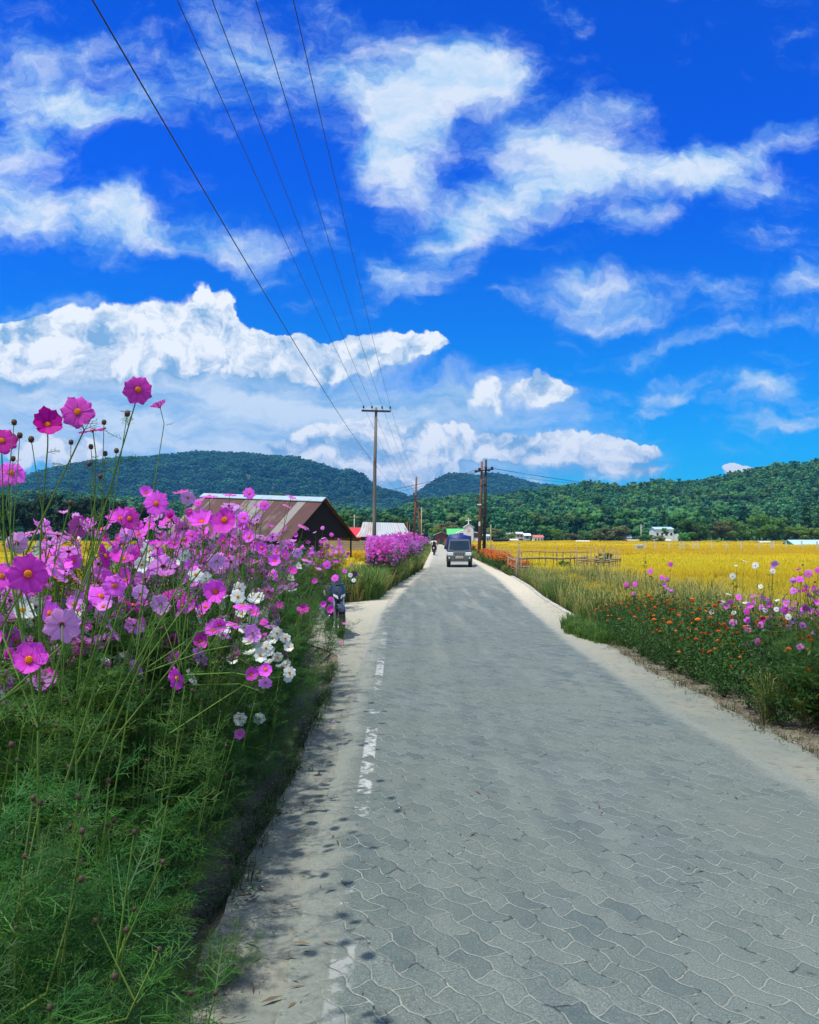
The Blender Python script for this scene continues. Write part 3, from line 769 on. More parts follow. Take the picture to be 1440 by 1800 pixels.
mb.build('gable', m_black, barn)
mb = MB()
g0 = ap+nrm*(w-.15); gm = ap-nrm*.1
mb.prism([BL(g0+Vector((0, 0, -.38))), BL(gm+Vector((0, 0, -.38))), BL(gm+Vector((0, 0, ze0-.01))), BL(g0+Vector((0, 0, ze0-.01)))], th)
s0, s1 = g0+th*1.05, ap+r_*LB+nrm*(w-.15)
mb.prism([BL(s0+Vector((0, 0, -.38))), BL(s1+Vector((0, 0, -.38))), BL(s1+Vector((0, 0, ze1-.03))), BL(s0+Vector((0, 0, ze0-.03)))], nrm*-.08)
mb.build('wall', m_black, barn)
for k, q in enumerate((0.0, .33, .66, 1.0)):
    p = ap-nrm*(w-.3)+r_*LB*q
    MB().tube([BL(p+Vector((0, 0, -.38))), BL(p+Vector((0, 0, ze0+.2)))], .07, 6).build('post', m_black, barn)

# ------------------------------------------------------------------ houses
def box_house(name, label, cat, px0, px1, y_ridge, y_eave, D, wallm, roofm, depth=5.0, base=-0.38, gable_front=False, yaw=0.0, wins=0, door=False, roof2=None, group=None, over=0.3):
    """gabled house whose front spans px0..px1 of the photograph at distance D"""
    X0, X1 = (px0-720)/F*D, (px1-720)/F*D; w = X1-X0; cx = (X0+X1)/2
    zr = H+(943-y_ridge)/F*D-base; ze = H+(943-y_eave)/F*D-base
    o = thing(name, label, cat, (cx, D+depth/2, base), yaw, group)
    hw, hd = w/2-over, depth/2-over
    mb = MB(); mb.box((0, 0, ze/2), (2*hw, 2*hd, ze))
    if gable_front:
        for s in (-1, 1): mb.prism([(-hw, s*hd, ze), (hw, s*hd, ze), (0, s*hd, zr-.08)], (0, -s*.12, 0))
    else:
        for s in (-1, 1): mb.prism([(s*hw, -hd, ze), (s*hw, hd, ze), (s*hw, 0, zr-.08)], (-s*.12, 0, 0))
    mb.build('wall', wallm, o)
    W_, Dp = w/2, depth/2
    k = over*(zr-ze)/(hd if not gable_front else hw)
    if gable_front:
        slope_sheet('roof', (0, -Dp, zr), (0, Dp, zr), (-W_, Dp, ze-k+.02), (-W_, -Dp, ze-k+.02), roofm, o, 8, .06)
        slope_sheet('roof', (0, -Dp, zr), (0, Dp, zr), (W_, Dp, ze-k+.02), (W_, -Dp, ze-k+.02), roof2 or roofm, o, 8, .06)
    else:
        slope_sheet('roof', (-W_, 0, zr), (W_, 0, zr), (W_, -Dp, ze-k+.02), (-W_, -Dp, ze-k+.02), roofm, o, 8, .06)
        slope_sheet('roof', (-W_, 0, zr), (W_, 0, zr), (W_, Dp, ze-k+.02), (-W_, Dp, ze-k+.02), roof2 or roofm, o, 8, .06)
    for i in range(wins):
        x = -hw+(i+.5+(.0 if not door else .0))*2*hw/max(wins, 1)
        if door and i == wins//2: continue
        f = MB().box((x, -hd-.03, ze*.58), (min(1.0, hw/wins*.9), .05, min(.9, ze*.4))).build('window', m_dwin, o)
    if door: MB().box((-hw+(wins//2+.5)*2*hw/max(wins, 1), -hd-.03, min(1.9, ze*.8)/2), (min(.9, hw), .05, min(1.9, ze*.8))).build('door', m_dwin, o)
    return o
box_house('cottage', 'cottage with a bright red metal roof peeking out right of the barn gable', 'cottage', 596, 634, 927, 943, 118, m_brown, m_red, 5)
# half-hipped tin roof house behind the utility pole
D = 112.0; q = lambda px, y, dd=D: P3(px, y, dd)
o = thing('farmhouse', 'low farmhouse with a grey white flared tin roof behind the grey pole', 'farmhouse', (q(676, 943).x, D+2.5, -.38))
OL = Vector(o.location)
a, b = q(638, 917.5, D+2.4)-OL, q(710, 919.5, D+2.4)-OL
c, d_ = q(728, 944)-OL, q(626, 943)-OL
ml, mr_ = a.lerp(d_, .55)+Vector((.15, 0, -.12)), b.lerp(c, .55)+Vector((-.15, 0, -.12))
slope_sheet('roof', a, b, mr_, ml, m_zinc, o, 16, .05)
slope_sheet('roof', ml, mr_, c, d_, m_zinc, o, 16, .05)
back = lambda p: Vector((p.x, 4.9-p.y, p.z))
slope_sheet('roof', a, b, back(c)-Vector((.5, 0, 0)), back(d_), m_zinc, o, 16, .05)
slope_sheet('roof', mr_, back(mr_), back(c)+Vector((0, -.3, 0)), c, m_zinc, o, 8, .05)
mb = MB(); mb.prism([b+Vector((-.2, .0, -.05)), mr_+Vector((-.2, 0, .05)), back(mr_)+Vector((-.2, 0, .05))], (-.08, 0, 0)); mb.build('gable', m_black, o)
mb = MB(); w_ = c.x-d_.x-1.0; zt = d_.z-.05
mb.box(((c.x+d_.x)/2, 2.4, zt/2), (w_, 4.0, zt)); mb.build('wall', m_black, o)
for x in (-2.2, 0.2, 2.4): MB().box((x, .36, zt*.55), (.8, .05, .8)).build('window', m_dwin, o)
# church
D = 235.0; cx = (824-720)/F*D
o = thing('church', 'small white church with a cross on its tower, above the dark pickup', 'church', (cx, D, -.38))
S = D/F; zz = lambda y: H+(943-y)*S+.38
mb = MB(); bw = 15*S; bx = 0*S
mb.prism([(-18*S, 0, 0), (17*S, 0, 0), (17*S, 0, zz(937)), (8*S, 0, zz(932)), (-8*S, 0, zz(932)), (-18*S, 0, zz(935))], (0, 9, 0)); mb.build('wall', m_white, o)
mb = MB(); tw = 8*S
mb.prism([(-tw, -.5, 0), (tw, -.5, 0), (tw, -.5, zz(926)), (0, -.5, zz(921)), (-tw, -.5, zz(926))], (0, 2.4, 0)); mb.build('tower', m_white, o)
mb = MB()
for s in (-1, 1): mb.prism([(0, -.7, zz(920.6)), (s*(tw+.25), -.7, zz(926.6)), (s*(tw+.25), -.7, zz(927.3)), (0, -.7, zz(921.3))], (0, 2.8, 0))
tr_ = mb.build('tower_roof', m_white, o)
mb = MB(); mb.box((0, .6, (zz(911)+zz(921.5))/2), (.28, .24, zz(911)-zz(921.5))); mb.box((-.46, .6, zz(914.5)), (.62, .2, .26)); mb.box((.46, .6, zz(914.5)), (.62, .2, .26)); mb.build('cross', m_white, o)
mb = MB(); mb.prism([(-.45, -.56, zz(934)), (.45, -.56, zz(934)), (.45, -.56, zz(929.5)), (0, -.56, zz(928)), (-.45, -.56, zz(929.5))], (0, .05, 0)); mb.build('niche', m_pinkw, o)
for x in (-13, 13): MB().box((x*S, -.04, zz(941)), (1.2, .07, 1.3)).build('window', m_dwin, o)
MB().box((0, -.56, 1.2), (1.3, .07, 2.4)).build('door', m_dwin, o)
slope_sheet('roof', (-5*S, .0, zz(931)), (-5*S, 9, zz(931)), (-20*S, 9, zz(936.5)), (-20*S, 0, zz(936.5)), m_white, o, 6, .08)
slope_sheet('roof', (5*S, .0, zz(931)), (5*S, 9, zz(931)), (19*S, 9, zz(937.5)), (19*S, 0, zz(937.5)), m_white, o, 6, .08)
box_house('hall', 'hall with a green metal roof joined behind the left side of the church', 'hall', 786, 820, 929, 941, 246, m_dirtyw, m_green, 8, wins=3)
box_house('shed', 'brown boarded shed with a pale tin roof left of the dark pickup', 'shed', 762, 791, 934.5, 940, 190, m_brown, m_zinc, 5, gable_front=True, door=True, wins=1)
o = box_house('house', 'two storey white house with pale blue roof left of the big round tree', 'house', 1151, 1186, 926, 930, 290, m_white, m_blue, 8, base=.2, wins=4)
sub = MB().box((3.6, -2.2, 1.3), (3.4, 2.6, 2.6)).build('side_wing', m_white, o)
box_house('farm_shed', 'long low shed with green sheeting and pale roof at the right edge of the fields', 'shed', 1396, 1500, 949, 956.5, 138, m_teal, m_blue, 5)
box_house('shelter', 'small pale roofed shelter among the bushes left of the green sheeted shed', 'shelter', 1336, 1358, 951, 953.5, 190, m_bamboo, m_dirtyw, 3, door=True, wins=1)
box_house('house', 'white walled house with a red roof at the far edge of the rice field', 'house', 938, 957, 940.5, 944, 268, m_white, m_redd, 6, wins=3)
box_house('house', 'pink and white house up the slope behind the red roofed one', 'house', 907, 921, 935, 938, 310, m_pinkw, m_dirtyw, 6, base=1.0, wins=2)
box_house('house', 'small white roofed house left of the pink one', 'house', 891, 904, 936.5, 939.5, 312, m_dirtyw, m_white, 5, base=.8, wins=2)
box_house('house', 'white roofed house between the pink house and the trees', 'house', 921, 934, 937.5, 941, 305, m_dirtyw, m_white, 5, base=.5, wins=1)
box_house('open_shed', 'long low dark open shed at the field edge right of the twin pole', 'shed', 868, 896, 946.5, 949, 225, m_black, m_black, 5)
box_house('outbuilding', 'low white outbuilding beside the long dark open shed', 'outbuilding', 897, 912, 947, 949.5, 228, m_white, m_dirtyw, 4)
box_house('outbuilding', 'white outbuilding just right of the church beyond the twin pole', 'outbuilding', 849, 862, 939, 942, 240, m_white, m_blue, 4, wins=2)
box_house('greenhouse', 'low white plastic covered shed at the far edge of the rice', 'shed', 1014, 1039, 950.2, 952.2, 225, m_white, m_white, 4)
box_house('hut', 'little hut with a pale tin roof in front of the middle trees', 'hut', 1097, 1112, 942, 945, 250, m_dirtyw, m_blue, 4, wins=1)
box_house('hut', 'tan hut at the field edge left of the white house', 'hut', 1104, 1132, 948, 950.5, 238, m_plank, m_plank, 4)
box_house('outbuilding', 'white shed below the two storey house', 'outbuilding', 1170, 1181, 947.5, 950, 245, m_white, m_dirtyw, 3)

# ------------------------------------------------------------------ poles and wires
def insulator(parent, x, y, z, r=.055, h=.20):
    mb = MB(); mb.lathe([(.012, 0), (.012, h*.35), (r*.7, h*.38), (r, h*.55), (r*.6, h*.62), (r*.85, h*.78), (r*.45, h*.9), (.001, h)], (0, 0, 0), 8)
    return mb.build('insulator', m_ceram, parent, smooth=True, loc=(x, y, z))
p1 = Vector((-1.97, 45.5, -.3)); TOP1 = H+(943-716)/F*45.5
pole = thing('utility_pole', 'tall weathered grey pole with one crossarm beside the tin roofed farmhouse', 'utility pole', p1)
mb = MB(); mb.tube([(0, 0, 0), (.02, 0, 3.2), (.05, 0, 6.2), (.12, 0, TOP1-p1.z)], [.125, .11, .095, .075], 10); mb.build('pole', m_pole, pole, smooth=True)
ca = H+(943-723)/F*45.5-p1.z
mb = MB(); mb.box((.12, -.1, ca), (1.62, .08, .10), (0, R(1.5), 0)); mb.build('crossarm', m_iron, pole)
ins1 = []
for x in (-.70, -.23, .33, .78):
    insulator(pole, .12+x, -.1, ca+.05-x*.026, .06, .26); ins1.append(Vector((p1.x+.12+x, p1.y-.1, p1.z+ca+.30-x*.026)))
mb = MB(); mb.tube([(-.02, -.16, 6.15-.3+.6), (.02, -.12, 6.5)], .02, 6); mb.build('bracket', m_iron, pole)
low1 = Vector((p1.x-.03, p1.y-.14, H+(943-812)/F*45.4))
D2 = 103.0; p2 = Vector(((732-720)/F*D2, D2, -.2))
pole2 = thing('utility_pole', 'rust brown double pole with a crossarm rising behind the pink cosmos hedge', 'utility pole', p2)
t2 = H+(943-838)/F*D2-p2.z
MB().tube([(-.35, 0, 0), (.02, 0, t2)], [.16, .11], 8).build('pole', m_rust, pole2, smooth=True)
MB().tube([(.75, .3, 0), (.10, .12, t2-3.0)], [.15, .10], 8).build('stay_pole', m_rust, pole2, smooth=True)
c2 = H+(943-872)/F*D2-p2.z; ins2 = []
MB().box((0, -.14, c2), (1.75, .08, .10)).build('crossarm', m_iron, pole2)
MB().box((.0, -.16, c2-.42), (1.2, .07, .09)).build('crossarm', m_iron, pole2)
for x in (-.8, -.3, .35, .8):
    insulator(pole2, x, -.14, c2+.05, .07, .24); ins2.append(p2+Vector((x, -.14, c2+.28)))
low2 = p2+Vector((-.5, -.16, c2-.40))
def thin_pole(px, ytop, D, mat, label, r=.06, lean=0.0, arm=0.0):
    o = thing('post' if arm == 0 else 'utility_pole', label, 'post' if arm == 0 else 'utility pole', ((px-720)/F*D, D, -.38)); h = H+(943-ytop)/F*D+.38
    MB().tube([(0, 0, 0), (lean, 0, h)], [r, r*.75], 7).build('pole', mat, o, smooth=True)
    if arm: MB().box((lean, -.08, h-.35), (arm, .07, .08)).build('crossarm', mat, o)
    return o
thin_pole(741, 893, 96, m_plank, 'slim pale wooden pole right of the rusty double pole', .07)
thin_pole(623, 905, 140, m_conc, 'thin grey concrete pole with a short arm above the red roof', .10, 0, 1.6)
thin_pole(716, 917, 120, m_rust, 'short rusty post at the right end of the tin roof', .09)
thin_pole(720, 922, 121, m_rust, 'shorter rusty post beside the one at the tin roof', .08)
thin_pole(863, 922, 75, m_plank, 'thin pale post in the rice just right of the twin pole', .05, 0, 0.01)
thin_pole(1127, 922, 255, m_dirtyw, 'thin pale pole between the middle trees left of the white house', .16, 0, 2.2)
D3 = 70.0; p3_ = Vector(((843-720)/F*D3, D3, -.25))
twin = thing('utility_pole', 'twin dark brown pole with insulators on a shared crossarm, right of the pickup', 'utility pole', p3_)
def zz3(y): return H+(943-y)/F*D3-p3_.z
for (xb, xt, yt, r0) in ((0, .22, 811.5, .15), (.42, .56, 808, .155)):
    MB().tube([(xb-.05, 0, 0), ((xb+xt)/2, 0, zz3(880)), (xt, 0, zz3(yt))], [r0, .125, .095], 8).build('pole', m_rust if xb < .3 else m_iron, twin, smooth=True)
for y, xa, xb in ((852, .1, .55), (908, .02, .45)): MB().tube([(xa, -.1, zz3(y+2)), (xb, -.1, zz3(y-2))], .05, 6).build('brace', m_iron, twin)
MB().box((.42, -.16, zz3(827)), (1.5, .09, .10), (0, R(-6), 0)).build('crossarm', m_iron, twin)
ins3 = []
for x, y in ((-.33, 829), (-.02, 825), (.52, 822), (.78, 827), (1.05, 823)):
    mb = MB(); mb.lathe([(.02, -.12), (.10, -.10), (.13, -.04), (.09, 0), (.13, .05), (.10, .10), (.02, .13)], (0, 0, 0), 8); mb.build('insulator', m_ceram, twin, smooth=True, loc=(x, -.2, zz3(y)))
    ins3.append(p3_+Vector((x, -.2, zz3(y))))
MB().box((-.03, -.14, zz3(887)), (.34, .03, .10)).build('band', m_white, twin)
MB().box((-.02, -.17, zz3(921)), (.14, .04, .36)).build('plate', m_white, twin)
def wire(name, label, pts, sag, r, group=None):
    V = []
    for a, b, s in zip(pts[:-1], pts[1:], sag):
        a, b = Vector(a), Vector(b)
        for i in range(25):
            t_ = i/24; p = a.lerp(b, t_); p.z -= s*4*t_*(1-t_); V.append(p)
    mb = MB(); mb.tube(V, r, 5); o = mb.build(name, m_wire, smooth=True); return tag(o, label, 'power line', group)
X0s = (-3.05, -2.62, -2.05, -1.55)
labs = ['leftmost of the four thin wires running to the grey pole crossarm', 'second from left of the four thin wires on the crossarm', 'third from left of the four thin wires on the crossarm', 'rightmost of the four thin wires running to the crossarm']
for k in range(4):
    z1 = ins1[k].z
    # passes the top edge of the photograph at px 320, 380, 455, 520
    pxt = (320, 380, 455, 520)[k]; Dt = F*(z1-.25-H)/943; Xt = (pxt-720)/F*Dt
    sl = (ins1[k].x-Xt)/(ins1[k].y-Dt); Db = -9.0
    wire('power_line', labs[k], [(Xt+sl*(Db-Dt), Db, z1+.05), ins1[k], ins2[k]], (.45, .55), .0068, 'overhead wires on the roadside poles')
Dt = 6.75; Xt = (187-720)/F*Dt; sl = (low1.x-Xt)/(low1.y-Dt)
wire('power_cable', 'thick lower cable crossing the sky to the side of the grey pole', [(Xt+sl*(-9-Dt), -9, 6.75), low1, low2], (.55, .5), .0075, 'overhead wires on the roadside poles')
for k, (yl, yr) in enumerate(((884, 858), (896, 870), (904, 878))):
    wire('power_line', ['upper', 'middle', 'lowest'][k]+' of the three faint wires crossing in front of the wooded hill', [P3(380, yl, 130), ins3[(0, 2, 4)[k]], P3(1560, yr, 105)], (1.2, 1.3), .012, 'faint wires crossing the road at the twin pole')

# ------------------------------------------------------------------ pickup truck
m_grey = simple('dark_grey_paint', (0.045, 0.060, 0.075), (0.035, 0.048, 0.06), 3, 0.3, spec=0.6)
m_lgrey = simple('silver_plastic', (0.30, 0.32, 0.32), (0.22, 0.23, 0.23), 4, 0.45)
m_bump = simple('bumper_grey', (0.13, 0.135, 0.12), (0.08, 0.085, 0.075), 6, 0.5)
m_tyre = simple('tyre', (0.02, 0.02, 0.02), (0.035, 0.033, 0.03), 12, 0.9)
m_tarp = simple('blue_tarpaulin', (0.01, 0.025, 0.24), (0.012, 0.018, 0.12), 2.5, 0.5, 0.8, bd=0.05)
m_glass = simple('glass', (0.006, 0.016, 0.03), (0.012, 0.03, 0.05), 2, 0.06, spec=0.5)
m_lamp = simple('lamp_glass', (0.92, 0.94, 0.95), (0.8, 0.83, 0.86), 9, 0.15, spec=0.8)
m_plate = simple('number_plate', (0.72, 0.72, 0.68), (0.66, 0.66, 0.62), 9, 0.5)
tk = thing('pickup_truck', 'dark grey pickup with a blue tarpaulin over its bed driving towards us', 'pickup truck', (2.96, 48.6, .012), R(-3.5))
def panel(name, prof, w0, w1, mat, parent=tk, bevel=.03):
    """prof (y,z) outline, half widths bottom/top"""
    zs = [p[1] for p in prof]; z0_, z1_ = min(zs), max(zs); V = []
    for s in (-1, 1):
        for (y, z) in prof: V.append((s*(w0+(w1-w0)*(z-z0_)/(z1_-z0_+1e-6)), y, z))
    m_ = len(prof)
    Fc = [tuple(range(m_)), tuple(range(2*m_-1, m_-1, -1))]+[(i, m_+i, m_+(i+1) % m_, (i+1) % m_) for i in range(m_)]
    mb = MB(); mb.add(V, Fc); return mb.build(name, mat, parent, bevel=bevel)
panel('body', [(.12, .34), (.08, .70), (.14, .90), (1.02, 1.00), (1.10, 1.02), (2.35, 1.02), (2.35, .34)], .74, .72, m_grey)
panel('cab', [(1.0, .98), (1.38, 1.60), (1.55, 1.68), (2.25, 1.68), (2.35, 1.60), (2.35, .98)], .72, .60, m_grey)
panel('bonnet_ridge', [(.16, .90), (1.0, .995), (1.0, 1.03), (.2, .945)], .40, .38, m_grey, bevel=.01)
mb = MB(); V = [(-.615, 1.045, 1.06), (.615, 1.045, 1.06), (.555, 1.36, 1.56), (-.555, 1.36, 1.56)]
V2 = [(x, y-.02, z+.01) for x, y, z in V]; mb.add(V+V2, [(0, 1, 2, 3), (7, 6, 5, 4), (0, 4, 5, 1), (1, 5, 6, 2), (2, 6, 7, 3), (3, 7, 4, 0)])
ws = mb.build('windscreen', m_glass, tk)
mb = MB(); mb.tube([(-.45, 1.03, 1.075), (-.02, 1.12, 1.20)], .008, 5); mb.tube([(.1, 1.03, 1.075), (.5, 1.13, 1.21)], .008, 5); mb.build('wiper', m_iron, ws)
for s in (-1, 1):
    mb = MB(); mb.prism([(s*.722, 1.15, 1.08), (s*.722, 2.1, 1.08), (s*.625, 2.05, 1.52), (s*.625, 1.42, 1.52)], (s*.012, 0, 0)); mb.build('side_window', m_glass, tk)
    hl = MB().box((s*.535, .06, .80), (.36, .09, .18), (R(6), 0, 0)); hl.build('headlight', m_lamp, tk, bevel=.02)
    mb = MB(); mb.box((s*.62, .03, .57), (.22, .10, .14)); o = mb.build('fog_light_housing', m_iron, tk, bevel=.02)
    MB().disc((s*.60, -.03, .57), .045, (0, 1, 0), .03, 12).build('fog_light', m_lamp, o)
    mb = MB(); mb.box((s*.86, 1.22, 1.16), (.13, .07, .20)); mb.tube([(s*.72, 1.2, 1.08), (s*.84, 1.22, 1.12)], .014, 6); mb.build('mirror', m_iron, tk)
    MB().prism([(s*.70, .12, .34), (s*.70, .12, .66), (s*.70, .95, .74), (s*.70, .98, .34)], (s*.075, 0, 0)).build('wheel_arch', m_grey, tk, bevel=.02)
    for y in (.52, 3.45):
        mb = MB(); M = Matrix.Rotation(R(90), 3, 'Y')
        mb.lathe([(.20, -.10), (.32, -.10), (.345, -.06), (.345, .06), (.32, .10), (.20, .10)], (0, 0, 0), 20, M=M)
        wl = mb.build('wheel', m_tyre, tk, smooth=True, loc=(s*.655, y, .345))
        mb = MB(); mb.lathe([(.001, -.05), (.20, -.055), (.20, .055), (.001, .05)], (0, 0, 0), 14, M=M); mb.build('rim', m_lgrey, wl)
gr = MB().box((0, .075, .80), (.74, .05, .17)).build('grille', m_iron, tk)
mb = MB()
for k in range(7): mb.box((-.30+k*.10, .04, .80), (.042, .03, .15))
mb.box((0, .045, .895), (.76, .03, .022)); mb.build('grille_bar', m_lgrey, gr)
MB().box((0, .06, .56), (1.40, .14, .30)).build('bumper', m_bump, tk, bevel=.04)
MB().box((0, .05, .355), (1.0, .10, .07)).build('skid_plate', m_lgrey, tk, bevel=.015)
pl = MB().box((0, -.022, .60), (.44, .012, .12)).build('number_plate', m_plate, tk)
mb = MB()
for k, wd in enumerate((.028, .028, .028, .028, .02, .028, .028, .028, .028)): mb.box((-.17+k*.042+(.01 if k > 1 else 0), -.031, .60), (wd*.75, .006, .065))
mb.build('plate_marks', m_iron, pl)
panel('load_bed', [(2.40, .55), (4.55, .55), (4.55, 1.05), (2.40, 1.05)], .74, .76, m_grey, bevel=.01)
mb = MB(); V = []; ny = 10
for j in range(ny+1):
    y = 2.0+(4.6-2.0)*j/ny; dz = .05*math.sin(j*1.9)-.03*abs(math.sin(j*3.1))
    ring = [(-.80, .95), (-.80, 1.30), (-.76, 1.66), (-.62, 1.86), (-.3, 1.95), (0, 1.93), (.3, 1.90), (.55, 1.84), (.68, 1.66), (.74, 1.3), (.74, .95)]
    V += [(x+.02*math.sin(j*2.3+i), y, z+(dz if z > 1.5 else 0)) for i, (x, z) in enumerate(ring)]
m_ = 11; Fc = [(j*m_+i, j*m_+i+1, (j+1)*m_+i+1, (j+1)*m_+i) for j in range(ny) for i in range(m_-1)]+[tuple(range(m_-1, -1, -1)), tuple(ny*m_+i for i in range(m_))]
mb.add(V, Fc); mb.build('tarpaulin', m_tarp, tk, smooth=True)
MB().box((0, 2.3, .45), (.9, 3.9, .12)).build('chassis', m_iron, tk)

# ------------------------------------------------------------------ motorcycles
m_bike = simple('blue_black_paint', (0.025, 0.04, 0.075), (0.02, 0.03, 0.055), 6, 0.25, spec=0.7)
m_chrome = simple('steel', (0.45, 0.46, 0.47), (0.35, 0.36, 0.37), 6, 0.3, metal=0.7)
m_seat = simple('black_seat', (0.025, 0.025, 0.027), (0.018, 0.018, 0.018), 9, 0.75)
def torus(R_, r_t, n=26, m=8):
    V, Fc = [], []
    for i in range(n):
        a = 2*math.pi*i/n
        for j in range(m):
            b = 2*math.pi*j/m; rr = R_+r_t*math.cos(b); V.append((r_t*math.sin(b)*1.15, rr*math.cos(a), rr*math.sin(a)))
    for i in range(n):
        for j in range(m): Fc.append((i*m+j, i*m+(j+1) % m, ((i+1) % n)*m+(j+1) % m, ((i+1) % n)*m+j))
    return V, Fc
def motorcycle(label, loc, rz, fairing, mat):
    o = thing('motorcycle', label, 'motorcycle', loc, rz)
    for y, rw in ((-.66, .29), (.66, .29)):
        mb = MB(); mb.add(*torus(.255, .05)); wl = mb.build('wheel', m_tyre, o, smooth=True, loc=(0, y, .305))
        mb = MB(); mb.add(*torus(.205, .014, 22, 6))
        for k in range(6):
            a = k*math.pi/3; mb.tube([(0, 0, 0), (0, .2*math.cos(a), .2*math.sin(a))], .011, 5)
        mb.disc((0, 0, 0), .05, (1, 0, 0), .09, 12); mb.disc((.05, 0, 0), .11, (1, 0, 0), .006, 16); mb.build('rim', m_chrome, wl)
    for s in (-1, 1): MB().tube([(s*.085, -.66, .305), (s*.085, -.50, .66), (s*.08, -.40, .90)], [.026, .024, .02], 8).build('fork', m_chrome, o, smooth=True)
    mb = MB(); V = []
    for k in range(9):
        a = R(35+k*14); 
        for x, rr in ((-.065, .30), (-.04, .325), (.04, .325), (.065, .30)): V.append((x, -.66-rr*math.cos(a)*1.0 if False else -.66+rr*math.cos(R(180)-a), .305+rr*math.sin(a)))
    mb.add(V, [(i*4+j, i*4+j+1, i*4+j+5, i*4+j+4) for i in range(8) for j in range(3)]); g = mb.build('front_mudguard', m_seat if mat is not m_bike else m_bike, o, smooth=True); sm = g.modifiers.new('s', 'SOLIDIFY'); sm.thickness = .006
    # tank, seat, tail
    def loft(name, secs, mt):
        V, Fc = [], []
        for (y, z, w_, h_) in secs:
            for k in range(10):
                a = 2*math.pi*k/10; V.append((w_*math.cos(a), y, z+h_*math.sin(a)))
        for i in range(len(secs)-1):
            for k in range(10): Fc.append((i*10+k, i*10+(k+1) % 10, (i+1)*10+(k+1) % 10, (i+1)*10+k))
        Fc += [tuple(range(9, -1, -1)), tuple((len(secs)-1)*10+k for k in range(10))]
        mb = MB(); mb.add(V, Fc); ob_ = mb.build(name, mt, o, smooth=True); return ob_
    loft('tank', [(-.36, .80, .05, .05), (-.28, .82, .13, .11), (-.1, .83, .15, .12), (.08, .78, .11, .08), (.14, .75, .06, .04)], mat)
    loft('seat', [(.04, .77, .08, .03), (.2, .76, .12, .05), (.45, .80, .12, .05), (.72, .85, .09, .05), (.78, .85, .05, .03)], m_seat)
    loft('tail', [(.1, .68, .08, .05), (.4, .70, .11, .07), (.75, .78, .07, .05), (.86, .80, .03, .03)], mat)
    loft('engine', [(-.25, .46, .09, .12), (-.15, .46, .14, .17), (.1, .44, .15, .16), (.2, .42, .08, .1)], m_iron)
    MB().tube([(-.12, -.2, .36), (-.14, .1, .26), (-.15, .5, .34), (-.16, .85, .46)], [.022, .025, .045, .05], 8).build('exhaust', m_chrome, o, smooth=True)
    mb = MB(); mb.tube([(0, -.36, .86), (0, .1, .62), (0, .25, .35)], .03, 6); mb.tube([(.07, .2, .4), (.07, .66, .31)], .022, 6); mb.tube([(-.07, .2, .4), (-.07, .66, .31)], .022, 6); mb.build('frame', m_iron, o)
    mb = MB(); mb.tube([(-.36, -.24, .98), (-.2, -.36, .97), (0, -.38, .95), (.2, -.36, .97), (.36, -.24, .98)], .013, 6); hb = mb.build('handlebar', m_iron, o)
    for s in (-1, 1):
        MB().tube([(s*.36, -.24, .98), (s*.26, -.31, .978)], .019, 8).build('grip', m_seat, hb)
        mb = MB(); mb.tube([(s*.24, -.33, .98), (s*.30, -.38, 1.12)], .007, 5); mb.lathe([(.001, -.008), (.06, -.006), (.06, .006), (.001, .008)], (s*.31, -.39, 1.15), 12, M=Matrix.Rotation(R(80), 3, 'X')); mb.build('mirror', m_iron, o)
        mb = MB(); mb.tube([(s*.10, -.48, .80), (s*.20, -.50, .80)], .01, 5); mb.box((s*.21, -.50, .80), (.05, .05, .03)); mb.build('indicator', m_seat, o)
    if fairing:
        V, Fc = [], []
        for (y, z, w_) in ((-.50, .60, .05), (-.56, .68, .12), (-.585, .78, .15), (-.56, .88, .145), (-.50, .98, .12), (-.42, 1.06, .07)):
            for k in range(7): a = -1+k/3; V.append((w_*a, y+.14*a*a, z-.02*a*a))
        mb = MB(); mb.add(V, [(i*7+k, i*7+k+1, (i+1)*7+k+1, (i+1)*7+k) for i in range(5) for k in range(6)]); f_ = mb.build('fairing', mat, o, smooth=True); sm = f_.modifiers.new('s', 'SOLIDIFY'); sm.thickness = .012; sm.offset = -1
        for s in (-1, 1): MB().prism([(s*.02, -.592, .70), (s*.105, -.555, .755), (s*.11, -.55, .80), (s*.03, -.59, .765)], (0, -.012, 0)).build('headlight', m_lamp, f_)
        mb = MB(); mb.prism([(-.07, -.52, .955), (.07, -.52, .955), (.05, -.44, 1.08), (-.05, -.44, 1.08)], (0, -.006, .003)); mb.build('windshield', m_glass, f_)
    else:
        MB().lathe([(.001, 0), (.05, .01), (.085, .07), (.088, .09), (.001, .10)], (0, -.42, .84), 14, M=Matrix.Rotation(R(90), 3, 'X')).build('headlight', m_lamp, o, smooth=True)
    MB().box((0, .90, .72), (.16, .02, .10)).build('number_plate', m_plate, o)
    MB().box((0, .875, .80), (.10, .03, .05)).build('tail_light', m_red, o)
    MB().tube([(-.1, .05, .3), (-.2, .0, .02)], .012, 5).build('side_stand', m_iron, o)
    return o
motorcycle('dark blue black motorcycle parked among the cosmos at the left road edge', (-1.43, 15.6, ground_z(-1.5, 15.6)+.0), R(14), True, m_bike)
bk = motorcycle('small dark motorcycle ridden away from us past the pink hedge', (2.42, 80.6, .012), R(176), False, m_seat)

